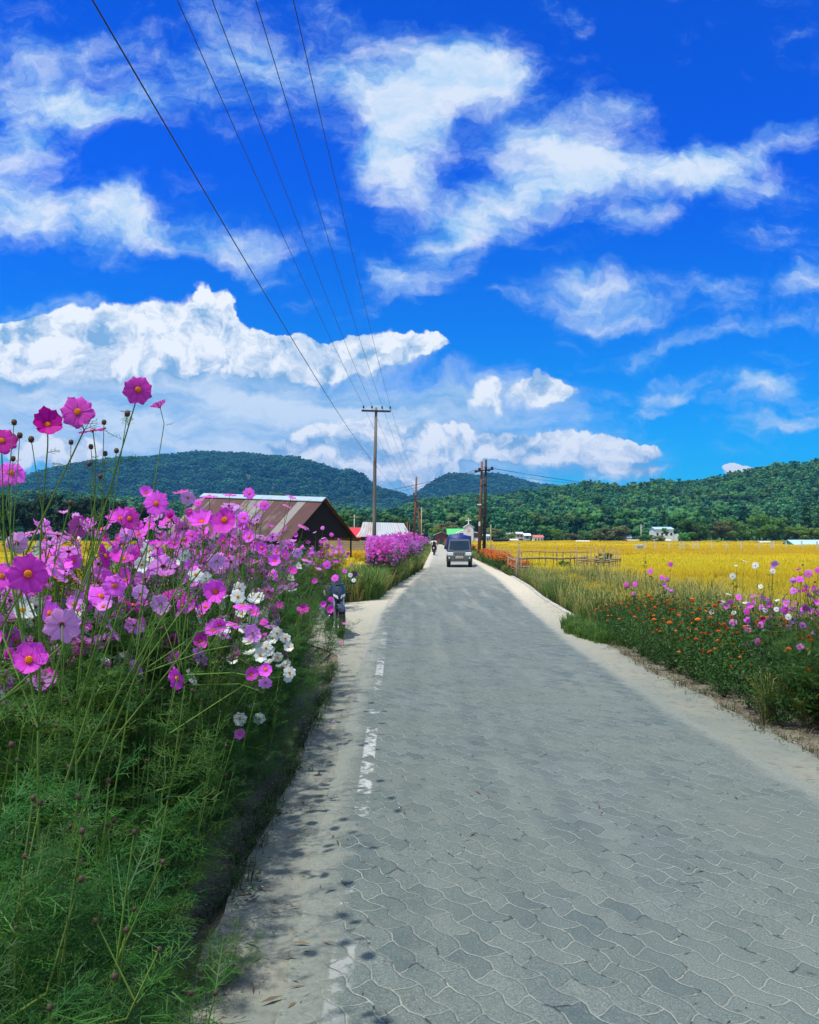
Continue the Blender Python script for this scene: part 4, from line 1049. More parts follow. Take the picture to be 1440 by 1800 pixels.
# rider : one continuous skin grown from a joint skeleton (facing +y, away from the camera)
def figure(name, joints, bones, rads, mat_list, parent=None):
    me = bpy.data.meshes.new(name); me.from_pydata(joints, bones, [])
    o = link(name, me, parent)
    for m_ in mat_list: me.materials.append(m_)
    sk = o.modifiers.new('skin', 'SKIN'); sk.use_smooth_shade = True
    sv = me.skin_vertices[0].data
    for i, r__ in enumerate(rads): sv[i].radius = (r__, r__) if not isinstance(r__, tuple) else r__
    sv[0].use_root = True
    sb = o.modifiers.new('sub', 'SUBSURF'); sb.levels = 1; sb.render_levels = 2
    return o
m_skin = simple('skin', (0.36, 0.19, 0.12), (0.32, 0.16, 0.10), 6, 0.6)
m_shirt = simple('white_shirt', (0.72, 0.72, 0.74), (0.60, 0.60, 0.64), 5, 0.8)
m_trs = simple('dark_trousers', (0.05, 0.05, 0.065), (0.035, 0.035, 0.045), 8, 0.9)
m_bag = simple('black_bag', (0.02, 0.02, 0.022), (0.03, 0.03, 0.03), 8, 0.8)
# joints in rider space, y forward
J = [(0, -.18, .86), (0, -.15, 1.05), (0, -.06, 1.28), (0, -.02, 1.40), (0, 0, 1.50), (0, .03, 1.62), (0, .02, 1.70),
     (-.18, -.04, 1.34), (-.27, .12, 1.12), (-.30, .30, 1.02), (.18, -.04, 1.34), (.27, .12, 1.12), (.30, .30, 1.02),
     (-.10, -.14, .86), (-.19, .22, .82), (-.17, .08, .42), (-.17, .20, .36), (.10, -.14, .86), (.19, .22, .82), (.17, .08, .42), (.17, .20, .36)]
BN = [(0, 1), (1, 2), (2, 3), (3, 4), (4, 5), (5, 6), (2, 7), (7, 8), (8, 9), (2, 10), (10, 11), (11, 12), (0, 13), (13, 14), (14, 15), (15, 16), (0, 17), (17, 18), (18, 19), (19, 20)]
RA = [.14, .13, .15, .07, .06, .095, .07, .07, .05, .035, .07, .05, .035, .095, .075, .05, .035, .095, .075, .05, .035]
RX, RY, RZ = 2.42, 80.6, .012
rider = thing('person', 'rider in a white shirt and dark trousers on the small motorcycle', 'person', (RX, RY, RZ), R(-4))
figure('body', J, BN, RA, [m_skin], rider)
def offs(idx, k): return [J[i] for i in idx], k
def cloth(name, idx, bones, mat, grow):
    mp = {i: n_ for n_, i in enumerate(idx)}
    return figure(name, [J[i] for i in idx], [(mp[a], mp[b]) for a, b in BN if a in mp and b in mp], [RA[i]*grow+.006 for i in idx], [mat], rider)
cloth('shirt', [1, 2, 7, 8, 10, 11], None, m_shirt, 1.22)
cloth('trousers', [0, 13, 14, 15, 17, 18, 19], None, m_trs, 1.15)
for s in (-1, 1):
    MB().box((s*.17, .22, .36), (.10, .27, .10)).build('shoe', m_seat, rider, bevel=.03)
    for f_ in range(5):
        x0 = s*(.285+.014*f_) if f_ < 4 else s*.27
        MB().tube([(x0, .30, 1.03), (x0, .35, 1.035-.004*f_), (x0, .37, 1.01), (x0, .345, .995)], [.010, .010, .009, .008], 6).build('finger' if f_ < 4 else 'thumb', m_skin, rider, smooth=True)
mb = MB(); mb.lathe([(.08, -.13), (.125, -.08), (.14, 0), (.12, .08), (.06, .13), (.001, .14)], (0, .03, 1.64), 14); mb.build('helmet', m_seat, rider, smooth=True)
mb = MB(); mb.box((0, .155, 1.60), (.14, .02, .10)); mb.build('visor', m_glass, rider, bevel=.01)
bag = thing('backpack', 'black backpack on the back of the motorcycle rider', 'backpack', (RX-.0, RY-.26, 1.16), R(-4))
mb = MB(); mb.box((0, 0, 0), (.26, .17, .42)); mb.build('bag', m_bag, bag, bevel=.05)
MB().box((0, -.10, -.08), (.20, .05, .2)).build('pocket', m_bag, bag, bevel=.02)
for s in (-1, 1): MB().tube([(s*.10, .06, .18), (s*.12, .17, .22), (s*.12, .33, .10), (s*.11, .22, -.14), (s*.1, .08, -.18)], .018, 6).build('strap', m_bag, bag)

# ------------------------------------------------------------------ fences
def stick(parent, a, b, r, name='stick'):
    a, b = Vector(a), Vector(b); mid = a.lerp(b, .5)+Vector((rnd.uniform(-.02, .02), 0, rnd.uniform(-.02, .02)))
    return MB().tube([a, mid, b], [r, r*.95, r*.8], 6).build(name, m_bamboo, parent, smooth=True)
def rustic_fence(name, label, A, B, n_up, hmin, hmax, rails, r=.022, base=-.3, lean=.05):
    A, B = Vector((*A, base)), Vector((*B, base))
    o = thing(name, label, 'fence', A)
    for i in range(n_up):
        t_ = (i+rnd.uniform(-.3, .3))/max(1, n_up-1); p = A.lerp(B, min(max(t_, 0), 1))-A; h = rnd.uniform(hmin, hmax)
        stick(o, p, p+Vector((rnd.uniform(-lean, lean), rnd.uniform(-lean, lean), h)), r*rnd.uniform(.7, 1.3), 'upright')
    for (z0, z1, rr) in rails:
        d_ = B-A; m_ = 5; pts = [d_*(k/m_)+Vector((0, -.03, z0+(z1-z0)*k/m_+rnd.uniform(-.05, .05))) for k in range(m_+1)]
        MB().tube(pts, [rr]*(m_+1), 6).build('rail', m_bamboo, o, smooth=True)
    return o
rustic_fence('bamboo_fence', 'rickety bamboo fence panel across the ditch at the start of the rice field', (4.95, 38.2), (8.6, 39.5), 13, 1.1, 1.75, [(1.08, 1.14, .045), (.70, .62, .04), (.62, .70, .035), (1.42, 1.38, .018)])
rustic_fence('bamboo_fence', 'crowded clump of upright bamboo stakes at the right end of the rickety fence', (7.9, 38.8), (9.7, 37.6), 26, 1.2, 1.75, [(1.0, 1.1, .03), (.7, .6, .03), (.9, 1.05, .03)])
rustic_fence('bamboo_fence', 'line of weathered stakes with a long rail running back beside the orange marigolds', (4.95, 38.4), (6.9, 73.0), 34, 1.0, 1.6, [(1.0, 1.02, .045), (.7, .75, .03)], .035)
g = thing('gate_post', 'thicker forked bamboo post at the road end of the rickety fence', 'post', (4.85, 36.6, -.3))
for dx_, h in ((0, 1.9), (.12, 1.5), (-.06, 1.35)): stick(g, (dx_, 0, 0), (dx_+.03, .05, h), .045, 'post')
# plank fence behind the left field
o = thing('plank_fence', 'low tan fence of horizontal boards between the yellow rice and the tin roof', 'fence', (-7.6, 78, -.38))
for k in range(5): MB().box((2.3, 0, .95+k*.2), (5.6, .03, .18), (0, 0, R(1))).build('board', m_plank, o)
for x in (-.3, 1.3, 2.9, 4.5): MB().box((x, .05, .95), (.09, .07, 1.9)).build('post', m_plank, o)
# white posts along the bund
m_cpost = simple('white_post', (0.68, 0.66, 0.58), (0.5, 0.48, 0.42), 8, .8)
first = None
for k, px in enumerate((1134, 1152, 1176, 1195, 1202, 1219, 1227, 1251, 1277, 1303, 1335, 1355, 1360, 1382, 1410, 1437)):
    D = 92+((k*7) % 5)*2.5; x = (px-720)/F*D
    mb = MB(); mb.box((0, 0, .65), (.12, .12, 1.3)); mb.box((0, 0, 1.32), (.15, .15, .05))
    if first is None: me_ = mb.mesh('field_post', m_cpost)
    o = link('field_post', me_, None, (x, D, -.06), (rnd.uniform(-.04, .04), rnd.uniform(-.04, .04), 0)); first = o
    tag(o, 'white concrete post in the row along the bund across the rice field', 'post', 'white posts along the field bund')
mb = MB(); mb.box((0, 0, .6), (.95, .5, 1.2)); o = thing('pump_box', 'grey white metal box at the left end of the white posts', 'box', (27.8, 99, -.36)); mb.build('cabinet', m_dirtyw, o, bevel=.02); MB().box((0, -.26, .6), (.7, .02, .9)).build('door', m_lgrey, o)
mb = MB()
rows = []
for i in range(60):
    x = 26+i*.75; rows.append([(x, 96.5+.4*nz(x, 1, .3), -.40), (x, 97.2, .34+.12*nz(x, 2, .6)), (x, 98.6, .36+.1*nz(x, 4, .6)), (x, 99.4, -.40)])
m_bund = leafmat('bund', (0.12, 0.13, 0.035), (0.26, 0.20, 0.11), 0.0, 1.0)
tag(link('field_bund', grid_mesh('field_bund', rows, [m_bund])), kind='structure')

# ------------------------------------------------------------------ standing trees
rs4 = np.random.RandomState(4)
m_olive = leafmat('olive_leaf', (0.19, 0.21, 0.08), (0.11, 0.14, 0.055), 0.3, 0.3, rnd_obj=0.8)
m_bright = leafmat('fresh_leaf', (0.16, 0.30, 0.04), (0.09, 0.20, 0.03), 0.35, 0.3, rnd_obj=0.6)
m_darkpine = leafmat('dark_pine_leaf', (0.014, 0.040, 0.014), (0.010, 0.026, 0.012), 0.15, 0.3, rnd_obj=0.6)
def tree_meshes(kind, mat, k, nl=1500, leaf=.035):
    vs, fs = crown_piece(kind, nl, np.random.RandomState(100+k), leaf)
    mb = MB(); mb.add(vs, fs); cm = mb.mesh('crown', mat)
    tr = MB(); rr = random.Random(k); tr.tube([(0, 0, -.02), (.01, 0, .2), (-.01, .01, .45), (0, 0, .75)], [.03, .022, .015, .006], 7)
    for i in range(6):
        a = rr.uniform(0, 6.28); z = rr.uniform(.22, .55); L = rr.uniform(.12, .26)
        tr.tube([(0, 0, z), (L*.5*math.cos(a), L*.5*math.sin(a), z+.08), (L*math.cos(a), L*math.sin(a), z+.2)], [.012, .009, .004], 5)
    return cm, tr.mesh('trunk', m_bark, True)
m_mid = leafmat('mid_leaf', (0.11, 0.24, 0.035), (0.055, 0.145, 0.03), 0.35, 0.3, rnd_obj=0.6)
TM = {'mid': [tree_meshes('broad', m_mid, 31+k) for k in range(2)], 'broad': [tree_meshes('broad', m_broad, k) for k in range(3)], 'olive': [tree_meshes('broad', m_olive, 5+k) for k in range(2)],
      'fresh': [tree_meshes('broad', m_bright, 9+k) for k in range(2)], 'pine': [tree_meshes('pine', m_pine, 13+k) for k in range(2)],
      'dark': [tree_meshes('broad', m_darkpine, 17), tree_meshes('pine', m_darkpine, 18)]}
def tree(kind, px, ytop, ybase, wpx, D, label, name='tree', cat='tree', group=None, i=0):
    x = (px-720)/F*D; zb = H+(943-ybase)/F*D; h = (ybase-ytop)/F*D; w = wpx/F*D
    o = thing(name, label, cat, (x, D, zb), rnd.uniform(0, 6.28), group, (w/.86, w/.86, h))
    cm, tm = TM[kind][i % len(TM[kind])]
    if name != 'bush': link('trunk', tm, o)
    link('crown', cm, o, loc=(0, 0, 0 if name != 'bush' else -.22))
    return o
tree('mid', 1221, 910, 958, 54, 236, 'big round dark green tree right of the two storey white house')
tree('broad', 1230, 916, 958, 46, 239, 'dark green tree partly behind the right side of the big round tree', i=1)
tree('olive', 1268, 912, 957, 40, 240, 'olive brown tree between the two dark green groups')
tree('mid', 1292, 907, 957, 46, 244, 'mid green tree right of the olive brown tree', i=2)
tree('mid', 1335, 900, 958, 56, 238, 'wide dark green tree with layered branches above the pale shelter', i=1)
tree('broad', 1362, 905, 958, 44, 246, 'dark green tree behind the left end of the green sheeted shed')
tree('pine', 1385, 893, 956, 44, 252, 'pointed green pine above the green sheeted shed')
tree('pine', 1416, 880, 955, 52, 256, 'tall green pine near the right edge of the woods', i=1)
tree('pine', 1448, 868, 955, 60, 250, 'tallest pine at the right edge')
tree('fresh', 1400, 922, 956, 46, 236, 'yellow green bushy tree behind the green sheeted shed')
tree('fresh', 1425, 926, 957, 40, 230, 'second yellow green bushy tree, nearer the right edge', i=1)
tree('broad', 1170, 927, 942, 12, 284, 'small dark tree standing in front of the two storey house')
tree('broad', 1203, 932, 958, 20, 226, 'small dark tree at the foot of the big round tree', i=2)
tree('olive', 1056, 925, 955, 38, 245, 'grey green tree behind the white plastic covered shed')
tree('olive', 1088, 922, 955, 40, 252, 'grey olive tree left of the thin pale pole', i=1)
tree('olive', 1158, 940, 956, 26, 228, 'brownish tree in front of the white house garden')
tree('broad', 1137, 938, 956, 26, 236, 'dark green tree left of the brownish tree', i=1)
tree('fresh', 978, 927, 952, 20, 268, 'yellow green tree right of the red roofed house')
tree('olive', 1005, 936, 953, 34, 262, 'low olive tree right of the yellow green one', i=1)
tree('broad', 962, 922, 950, 34, 300, 'dark tree rising behind the red roofed house')
tree('broad', 1030, 930, 953, 30, 275, 'dark green tree behind the olive trees', i=2)
tree('olive', 868, 926, 950, 34, 270, 'pale olive tree right of the twin pole')
tree('broad', 884, 928, 950, 28, 285, 'dark green tree right of the pale olive tree')
tree('fresh', 899, 936, 950, 20, 262, 'light green bush-like tree left of the pink house', i=1)
tree('fresh', 766, 926, 948, 24, 205, 'light green tree left of the brown boarded shed')
tree('olive', 783, 915, 945, 44, 255, 'olive tree crown above the brown boarded shed')
tree('fresh', 794, 938, 956, 10, 120, 'small bright green tree left of the pickup tarpaulin', i=1)
tree('broad', 600, 897, 935, 44, 170, 'green tree behind the barn gable', i=2)
tree('broad', 645, 905, 935, 40, 190, 'green tree above the left end of the tin roof')
tree('broad', 700, 908, 938, 40, 200, 'dark tree behind the right end of the tin roof', i=1)
tree('fresh', 634, 926, 944, 18, 135, 'low bush-like tree between the red roof and the tin roof')
tree('fresh', 488, 861, 930, 20, 95, 'round topped green tree sticking up behind the barn ridge')
tree('dark', 420, 866, 930, 30, 100, 'dark tree top behind the left part of the barn ridge')
for k, (px, yt, w_) in enumerate(((-30, 872, 44), (8, 868, 50), (44, 874, 40), (72, 862, 40), (106, 868, 46), (136, 872, 40), (158, 866, 36), (184, 873, 44), (214, 876, 40), (250, 884, 44), (-70, 866, 50))):
    tree('dark', px, yt, 948, w_+8, 140+(k*5) % 17, 'dark tree in the row standing behind the cosmos at the left', group='dark trees in the row at the left', i=k % 3)
for k, (px, yt) in enumerate(((1215, 951), (1238, 952), (1256, 950), (1275, 952), (1296, 951), (1316, 952), (1372, 952), (1386, 950), (1190, 951), (1178, 952), (1062, 951), (1084, 952))):
    tree('fresh' if k % 3 else 'olive', px, yt-3, 960.5, 24, 205+(k*3) % 9, 'low green bush in the row at the far edge of the rice', 'bush', 'bush', 'bushes along the far field edge', i=k)
for k, (px, yt, w_) in enumerate(((1166, 967, 16), (1182, 968, 14), (1187, 972, 10), (1205, 972, 10), (1243, 968, 12), (1252, 966, 13), (1284, 968, 14), (1294, 967, 16), (1310, 970, 14), (1384, 971, 14), (1394, 970, 10), (1433, 970, 10))):
    tree('olive' if k % 3 else 'fresh', px, yt-4, 978, w_+4, 97, 'brownish green bush growing along the bund with white posts', 'bush', 'bush', 'bushes on the field bund', i=k)
tree('broad', 1060, 965, 990, 30, 41, 'leafy green bush at the right end of the bamboo stakes', 'bush', 'bush')
tree('broad', 992, 977, 1006, 22, 39, 'small green bush in front of the bamboo fence panel', 'bush', 'bush', i=1)

# ------------------------------------------------------------------ rice
def ricemat(name, lo, hi, tip):
    m, t = newmat(name)
    pos = t.node('ShaderNodeNewGeometry').outputs['Position']; x_, y_, z_ = t.sep(pos)
    f = t.noise(t.v('MULTIPLY', pos, (.05, .12, 0)), 1.0, 4, .6); f2 = t.noise(pos, 1.1, 3, .6)
    yq = t.m('ADD', y_, t.m('MULTIPLY', x_, .12))
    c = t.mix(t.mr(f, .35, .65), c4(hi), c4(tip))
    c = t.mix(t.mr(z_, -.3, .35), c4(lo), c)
    fld = t.node('ShaderNodeTexWhiteNoise', noise_dimensions='1D'); t.put(fld.inputs['W'], t.m('FLOOR', t.m('DIVIDE', yq, 34.0)))
    c = t.mix(t.m('MULTIPLY', fld.outputs['Value'], .6), c, c4((0.62, 0.36, 0.03)))
    bd_ = t.mr(t.m('ABSOLUTE', t.m('SUBTRACT', t.m('FRACT', t.m('DIVIDE', yq, 34.0)), .5)), .46, .485)
    c = t.mix(t.m('MULTIPLY', bd_, t.mr(y_, 60, 80)), c, c4((0.16, 0.20, 0.04)))
    green = t.mr(t.m('ADD', y_, t.m('MULTIPLY', f2, 26)), 14, 52, .85, 0)
    c = t.mix(t.m('MULTIPLY', green, t.mr(f2, .3, .6)), c, c4((0.25, 0.30, 0.045)))
    finish(t, c, .7, spec=.15, trans=.35); return m
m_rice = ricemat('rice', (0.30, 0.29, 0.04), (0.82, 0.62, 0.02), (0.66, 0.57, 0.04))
def rice_tile(size, nb, w, seed, h=.80):
    rs = np.random.RandomState(seed); V, Fc = [], []
    for i in range(nb):
        x, y = (rs.rand(2)-.5)*size; a = rs.rand()*6.28; hh = h*(.8+.3*rs.rand()); L = .10+.16*rs.rand()
        dx, dy = math.cos(a), math.sin(a); sx, sy = -dy*w, dx*w; b = len(V)
        k = rs.rand()
        if k < .6:   # stalk with drooping ear
            p0 = (x, y, 0); p1_ = (x+dx*L*.25, y+dy*L*.25, hh*.75); p2_ = (x+dx*L*.8, y+dy*L*.8, hh); p3__ = (x+dx*L*1.5, y+dy*L*1.5, hh*.86)
            V += [(x-sx*.5, y-sy*.5, 0), (x+sx*.5, y+sy*.5, 0), (p1_[0]+sx*.6, p1_[1]+sy*.6, p1_[2]), (p1_[0]-sx*.6, p1_[1]-sy*.6, p1_[2]),
                  (p2_[0]+sx*1.3, p2_[1]+sy*1.3, p2_[2]), (p2_[0]-sx*1.3, p2_[1]-sy*1.3, p2_[2]), (p3__[0], p3__[1], p3__[2])]
            Fc += [(b, b+1, b+2, b+3), (b+3, b+2, b+4, b+5), (b+5, b+4, b+6)]
        else:
            V += [(x-sx, y-sy, 0), (x+sx, y+sy, 0), (x+dx*L+sx*.6, y+dy*L+sy*.6, hh*.7), (x+dx*L*2, y+dy*L*2, hh*1.02)]
            Fc += [(b, b+1, b+2), (b, b+2, b+3)]
    return V, Fc, [0]*len(Fc)
bord = lambda d: float(sandR(d))+(1.3 if d < 17 else 1.6)+.25*math.sin(d*1.3)
pts, var, rot, scl = [], [], [], []
y = 3.0
while y < 42:
    x = bord(y)
    while x < .56*y+3:
        pts.append((x+rnd.uniform(0, .3), y+rnd.uniform(-.3, .3), -.38)); var.append(rnd.randrange(2)); x += .62
    x = -5.2 if y < 24 else -4.2
    if y > 8:
        while x > -.55*y-3:
            pts.append((x+rnd.uniform(-.3, .3), y+rnd.uniform(-.3, .3), -.38)); var.append(rnd.randrange(2)); x -= .62
    y += .62
n0_ = len(pts)
while y < 262:
    st = 2.1 if y < 110 else 3.6
    x = float(sandR(y))+2.2+st/2
    while x < .56*y+4:
        if not (95 < y < 101 and x > 25): pts.append((x, y+rnd.uniform(-.3, .3), -.38)); var.append(2+rnd.randrange(2) if y < 110 else 4)
        x += st
    x = float(sandL(y))-2.6-st/2 if y > 62 else -3.8-st/2
    while x > -.55*y-4:
        inb = (-24 < x < -3.0 and 55 < y < 73) or (-10 < x < 2 and 108 < y < 128)
        if not inb: pts.append((x, y+rnd.uniform(-.3, .3), -.38)); var.append(2+rnd.randrange(2) if y < 110 else 4)
        x -= st
    y += st
N_ = len(pts); rot = np.zeros((N_, 3)); rot[:, 2] = nrs.randint(0, 4, N_)*math.pi/2+nrs.randn(N_)*.1
scl = np.ones((N_, 3)); scl[:, 2] = [rnd.uniform(.88, 1.12)*(1+.14*nz(p[0], p[1], .22, 2.0)+.10*nz(p[0], p[1], .7, 5.0)) for p in pts]
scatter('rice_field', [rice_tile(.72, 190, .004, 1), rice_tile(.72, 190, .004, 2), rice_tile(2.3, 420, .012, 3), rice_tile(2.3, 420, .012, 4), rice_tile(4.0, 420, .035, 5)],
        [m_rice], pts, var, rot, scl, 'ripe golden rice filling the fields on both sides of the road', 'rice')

# ------------------------------------------------------------------ grasses and weeds
m_grass = leafmat('grass', (0.07, 0.17, 0.03), (0.13, 0.22, 0.045), 0.35, 1.5)
m_dry = leafmat('dry_grass', (0.42, 0.36, 0.11), (0.24, 0.26, 0.07), 0.3, 2.0)
m_weed = leafmat('weed', (0.035, 0.085, 0.018), (0.06, 0.11, 0.025), 0.3, 3.0)
def blades(nb, rad, h, w, seed, curve=.5, mi=0):
    rs = np.random.RandomState(seed); V, Fc = [], []
    for i in range(nb):
        a = rs.rand()*6.28; r0 = rad*math.sqrt(rs.rand()); x, y = r0*math.cos(a), r0*math.sin(a); a2 = a+rs.randn()*.8
        hh = h*(.5+.6*rs.rand()); L = hh*curve*(.3+.9*rs.rand()); dx, dy = math.cos(a2), math.sin(a2); sx, sy = -dy*w, dx*w; b = len(V)
        for (k, z, ww) in ((0, 0, 1), (.15, .45, .9), (.5, .82, .7)):
            V += [(x+dx*L*k-sx*ww, y+dy*L*k-sy*ww, hh*z), (x+dx*L*k+sx*ww, y+dy*L*k+sy*ww, hh*z)]
        V.append((x+dx*L*1.1, y+dy*L*1.1, hh*(.98-.25*rs.rand())))
        Fc += [(b, b+1, b+3, b+2), (b+2, b+3, b+5, b+4), (b+4, b+5, b+6)]
    return V, Fc, [mi]*len(Fc)
def field_of(name, tmpl, mats, fn, n_, label, cat, seed, s0=.7, s1=1.3):
    rr = random.Random(seed); P_ = []
    while len(P_) < n_:
        p = fn(rr)
        if p is not None: P_.append((p[0], p[1], p[2] if len(p) > 2 else ground_z(p[0], p[1])))
    rt = np.zeros((n_, 3)); rt[:, 2] = nrs.rand(n_)*6.28
    return scatter(name, tmpl, mats, P_, [rr.randrange(len(tmpl)) for _ in range(n_)], rt, np.array([rr.uniform(s0, s1) for _ in range(n_)]), label, cat)
G = [blades(36, .10, .55, .006, 1), blades(36, .10, .45, .007, 2), blades(30, .12, .5, .006, 3, .8, 1)]
def left_grass(rr):
    d = rr.uniform(23.5, 46); l = float(sandL(d)); return (l-.05-abs(rr.gauss(0, 1.0)), d) if True else None
field_of('tall_grass', [blades(30, .14, .85, .010, 4), blades(30, .14, .7, .012, 5), blades(30, .14, .8, .010, 6, .8, 1)], [m_grass, m_dry], left_grass, 900, 'tall dark green grass below the pole left of the road', 'grass', 1)
def left_far(rr):
    d = rr.uniform(46, 150); return (float(sandL(d))-.1-abs(rr.gauss(0, .8)), d)
def right_ditch(rr):
    d = rr.uniform(17, 36); return (float(sandR(d))+.25+rr.random()*1.7, d)
field_of('ditch_grass', [blades(34, .12, .80, .008, 7), blades(34, .12, .7, .009, 8), blades(30, .12, .9, .007, 9, .6, 1), blades(30, .12, .8, .007, 19, .5, 1)], [m_grass, m_dry], right_ditch, 700, 'tall green and straw coloured grass in the ditch beyond the kerb', 'grass', 2)
field_of('verge_grass', [blades(26, .12, .5, .012, 10), blades(26, .12, .4, .013, 11, .7, 1)], [m_grass, m_dry], left_far, 500, 'grass verge running on beside the far road', 'grass', 3)
def right_far(rr):
    d = rr.uniform(38, 200); return (float(sandR(d))+.2+abs(rr.gauss(0, .8)), d)
field_of('verge_grass', [blades(26, .12, .5, .012, 12), blades(26, .12, .5, .013, 13, .7, 1)], [m_grass, m_dry], right_far, 700, 'green and straw grass verge on the right of the far road', 'grass', 4)
def behind_bed(rr):
    d = rr.uniform(8.5, 32); return (float(sandR(d))+1.5+rr.random()*1.6+(.1 if d < 15 else 0), d)
field_of('straw_grass', [blades(34, .14, 1.0, .006, 51, .6, 1), blades(34, .14, .9, .007, 52, .5, 0), blades(30, .14, 1.05, .006, 53, .6, 1)], [m_grass, m_dry], behind_bed, 620, 'tall straw and yellow green grass between the right bed and the rice', 'grass', 31, .8, 1.45)
def tuft_low(rr):
    d = rr.uniform(14.2, 17.8); x = float(sandR(d))-.55*(1-abs(d-16)/2.2)+rr.random()*.9; return (x, d, 0.0 if x < sandR(d) else ground_z(x, d))
field_of('low_grass', [blades(40, .09, .22, .004, 14), blades(40, .09, .18, .005, 15)], [m_grass, m_dry], tuft_low, 260, 'patch of short bright grass creeping over the right shoulder', 'grass', 5)
def weeds_piece(seed, n_=16, r=.09, h=.07, s=.012):
    rs = np.random.RandomState(seed); V, Fc = [], []
    for i in range(n_):
        a = rs.rand()*6.28; rr = r*math.sqrt(rs.rand()); z = h*rs.rand(); c = Vector((rr*math.cos(a), rr*math.sin(a), z)); u_ = Vector(rs.randn(3)); u_.z *= .3; u_.normalize(); w_ = u_.cross(Vector((rs.randn()*.3, rs.randn()*.3, 1))).normalized()
        b = len(V); V += [tuple(c-u_*s), tuple(c+w_*s*.6), tuple(c+u_*s), tuple(c-w_*s*.6)]; Fc.append((b, b+1, b+2, b+3))
    return V, Fc, [0]*len(Fc)
def ditch_w(rr):
    d = rr.uniform(2.6, 13); o_ = abs(rr.gauss(0, .12)) if rr.random() < .65 else rr.random()*.8
    if nz(d, o_*3, 1.1, 2) < -.12: return None
    return (float(sandL(d))-o_+.03, d)
field_of('weeds', [weeds_piece(1), weeds_piece(2, 22, .07, .10, .009), blades(12, .05, .10, .0025, 22, 1.0)], [m_weed, m_weed], ditch_w, 520, 'small leafy weeds along the eroded edge left of the road', 'weeds', 6, .6, 1.4)
def right_w(rr):
    d = rr.uniform(6, 17); return (float(sandR(d))+abs(rr.gauss(.12, .15))-.05, d)
m_straw = leafmat('dead_straw', (0.20, 0.15, 0.09), (0.10, 0.075, 0.05), 0.1, 5.0)
field_of('weeds', [weeds_piece(3), weeds_piece(4, 22, .07, .10, .009), blades(12, .05, .10, .0025, 23, 1.0, 1)], [m_weed, m_straw], right_w, 260, 'dry weeds and stalks along the right shoulder', 'weeds', 7, .6, 1.3)
# twigs, leaf crumbs and grit lying on sand and pavers
def crumbs(seed, n_, sp, s):
    rs = np.random.RandomState(seed); V, Fc = [], []
    for i in range(n_):
        c = Vector((*(rs.randn(2)*sp), .003+.004*rs.rand())); a = rs.rand()*6.28; L = s*(.4+1.2*rs.rand()); w_ = s*.18*(.5+rs.rand())
        u_ = Vector((math.cos(a), math.sin(a), .1*rs.randn())); n2_ = Vector((-math.sin(a), math.cos(a), 0)); b = len(V)
        V += [tuple(c-u_*L), tuple(c+n2_*w_+Vector((0, 0, w_*.6))), tuple(c+u_*L), tuple(c-n2_*w_)]; Fc.append((b, b+1, b+2, b+3))
    return V, Fc, [seed % 2]*len(Fc)
m_crumb = simple('leaf_crumb', (0.07, 0.055, 0.035), (0.03, 0.025, 0.02), 30, .9)
def on_road(rr):
    d = 2.4+rr.random()**1.6*22; l, r_ = float(sandL(d)), float(sandR(d))
    q_ = rr.random(); x = l+abs(rr.gauss(0, .22)) if q_ < .45 else (r_-abs(rr.gauss(0, .18)) if q_ < .75 else rr.uniform(l, r_))
    return (x, d, .014 if grayL(d) < x < grayR(d) else .006)
field_of('leaf_litter', [crumbs(1, 5, .06, .012), crumbs(2, 4, .08, .016), crumbs(3, 3, .05, .03)], [m_crumb, m_straw], on_road, 620, 'scattered leaf crumbs and twigs on the shoulder and pavers', 'litter', 8, .5, 1.3)

# ------------------------------------------------------------------ cosmos
def petalmat(name, front, back, base, trans=.42):
    m, t = newmat(name)
    tc = t.node('ShaderNodeTexCoord').outputs['Object']; x_, y_, z_ = t.sep(tc)
    r_2 = t.m('SQRT', t.m('ADD', t.m('MULTIPLY', x_, x_), t.m('MULTIPLY', y_, y_)))
    ang = t.m('ARCTAN2', y_, x_)
    veins = t.noise(t.xyz(t.m('MULTIPLY', ang, 9.0), t.m('MULTIPLY', r_2, .8), 0), 2.0, 2, .5)
    oi = t.node('ShaderNodeObjectInfo')
    bf = t.node('ShaderNodeNewGeometry').outputs['Backfacing']
    c = t.mix(t.mr(veins, .35, .65), c4(front), c4(tuple(v*.78 for v in front)))
    c = t.mix(t.mr(r_2, .16, .42), c4(base), c)
    c = t.mix(bf, c, c4(back))
    hs = t.node('ShaderNodeHueSaturation'); t.put(hs.inputs['Color'], c)
    t.put(hs.inputs['Hue'], t.mr(oi.outputs['Random'], 0, 1, .488, .515)); t.put(hs.inputs['Value'], t.mr(oi.outputs['Random'], 0, 1, 1.12, .86)); t.put(hs.inputs['Saturation'], t.mr(oi.outputs['Random'], 0, 1, .93, 1.03))
    finish(t, hs.outputs[0], .55, spec=.2, trans=trans); return m
m_mag = petalmat('magenta_petal', (0.95, 0.095, 0.88), (0.84, 0.27, 0.82), (0.72, 0.03, 0.45))
m_lil = petalmat('lilac_petal', (0.90, 0.24, 0.88), (0.78, 0.36, 0.80), (0.66, 0.07, 0.50))
m_deep = petalmat('deep_pink_petal', (0.70, 0.025, 0.50), (0.60, 0.08, 0.50), (0.44, 0.01, 0.24))
m_wht = petalmat('white_petal', (0.86, 0.90, 0.86), (0.72, 0.80, 0.72), (0.74, 0.80, 0.50), .30)
m_cen = simple('flower_centre', (0.85, 0.30, 0.01), (0.60, 0.16, 0.01), 60, .8, .5)
m_bud = simple('bud', (0.045, 0.06, 0.02), (0.10, 0.03, 0.04), 20, .7)
m_stem = simple('cosmos_stem', (0.15, 0.26, 0.035), (0.08, 0.15, 0.03), 6, .6, trans=.1, rnd_obj=.5)
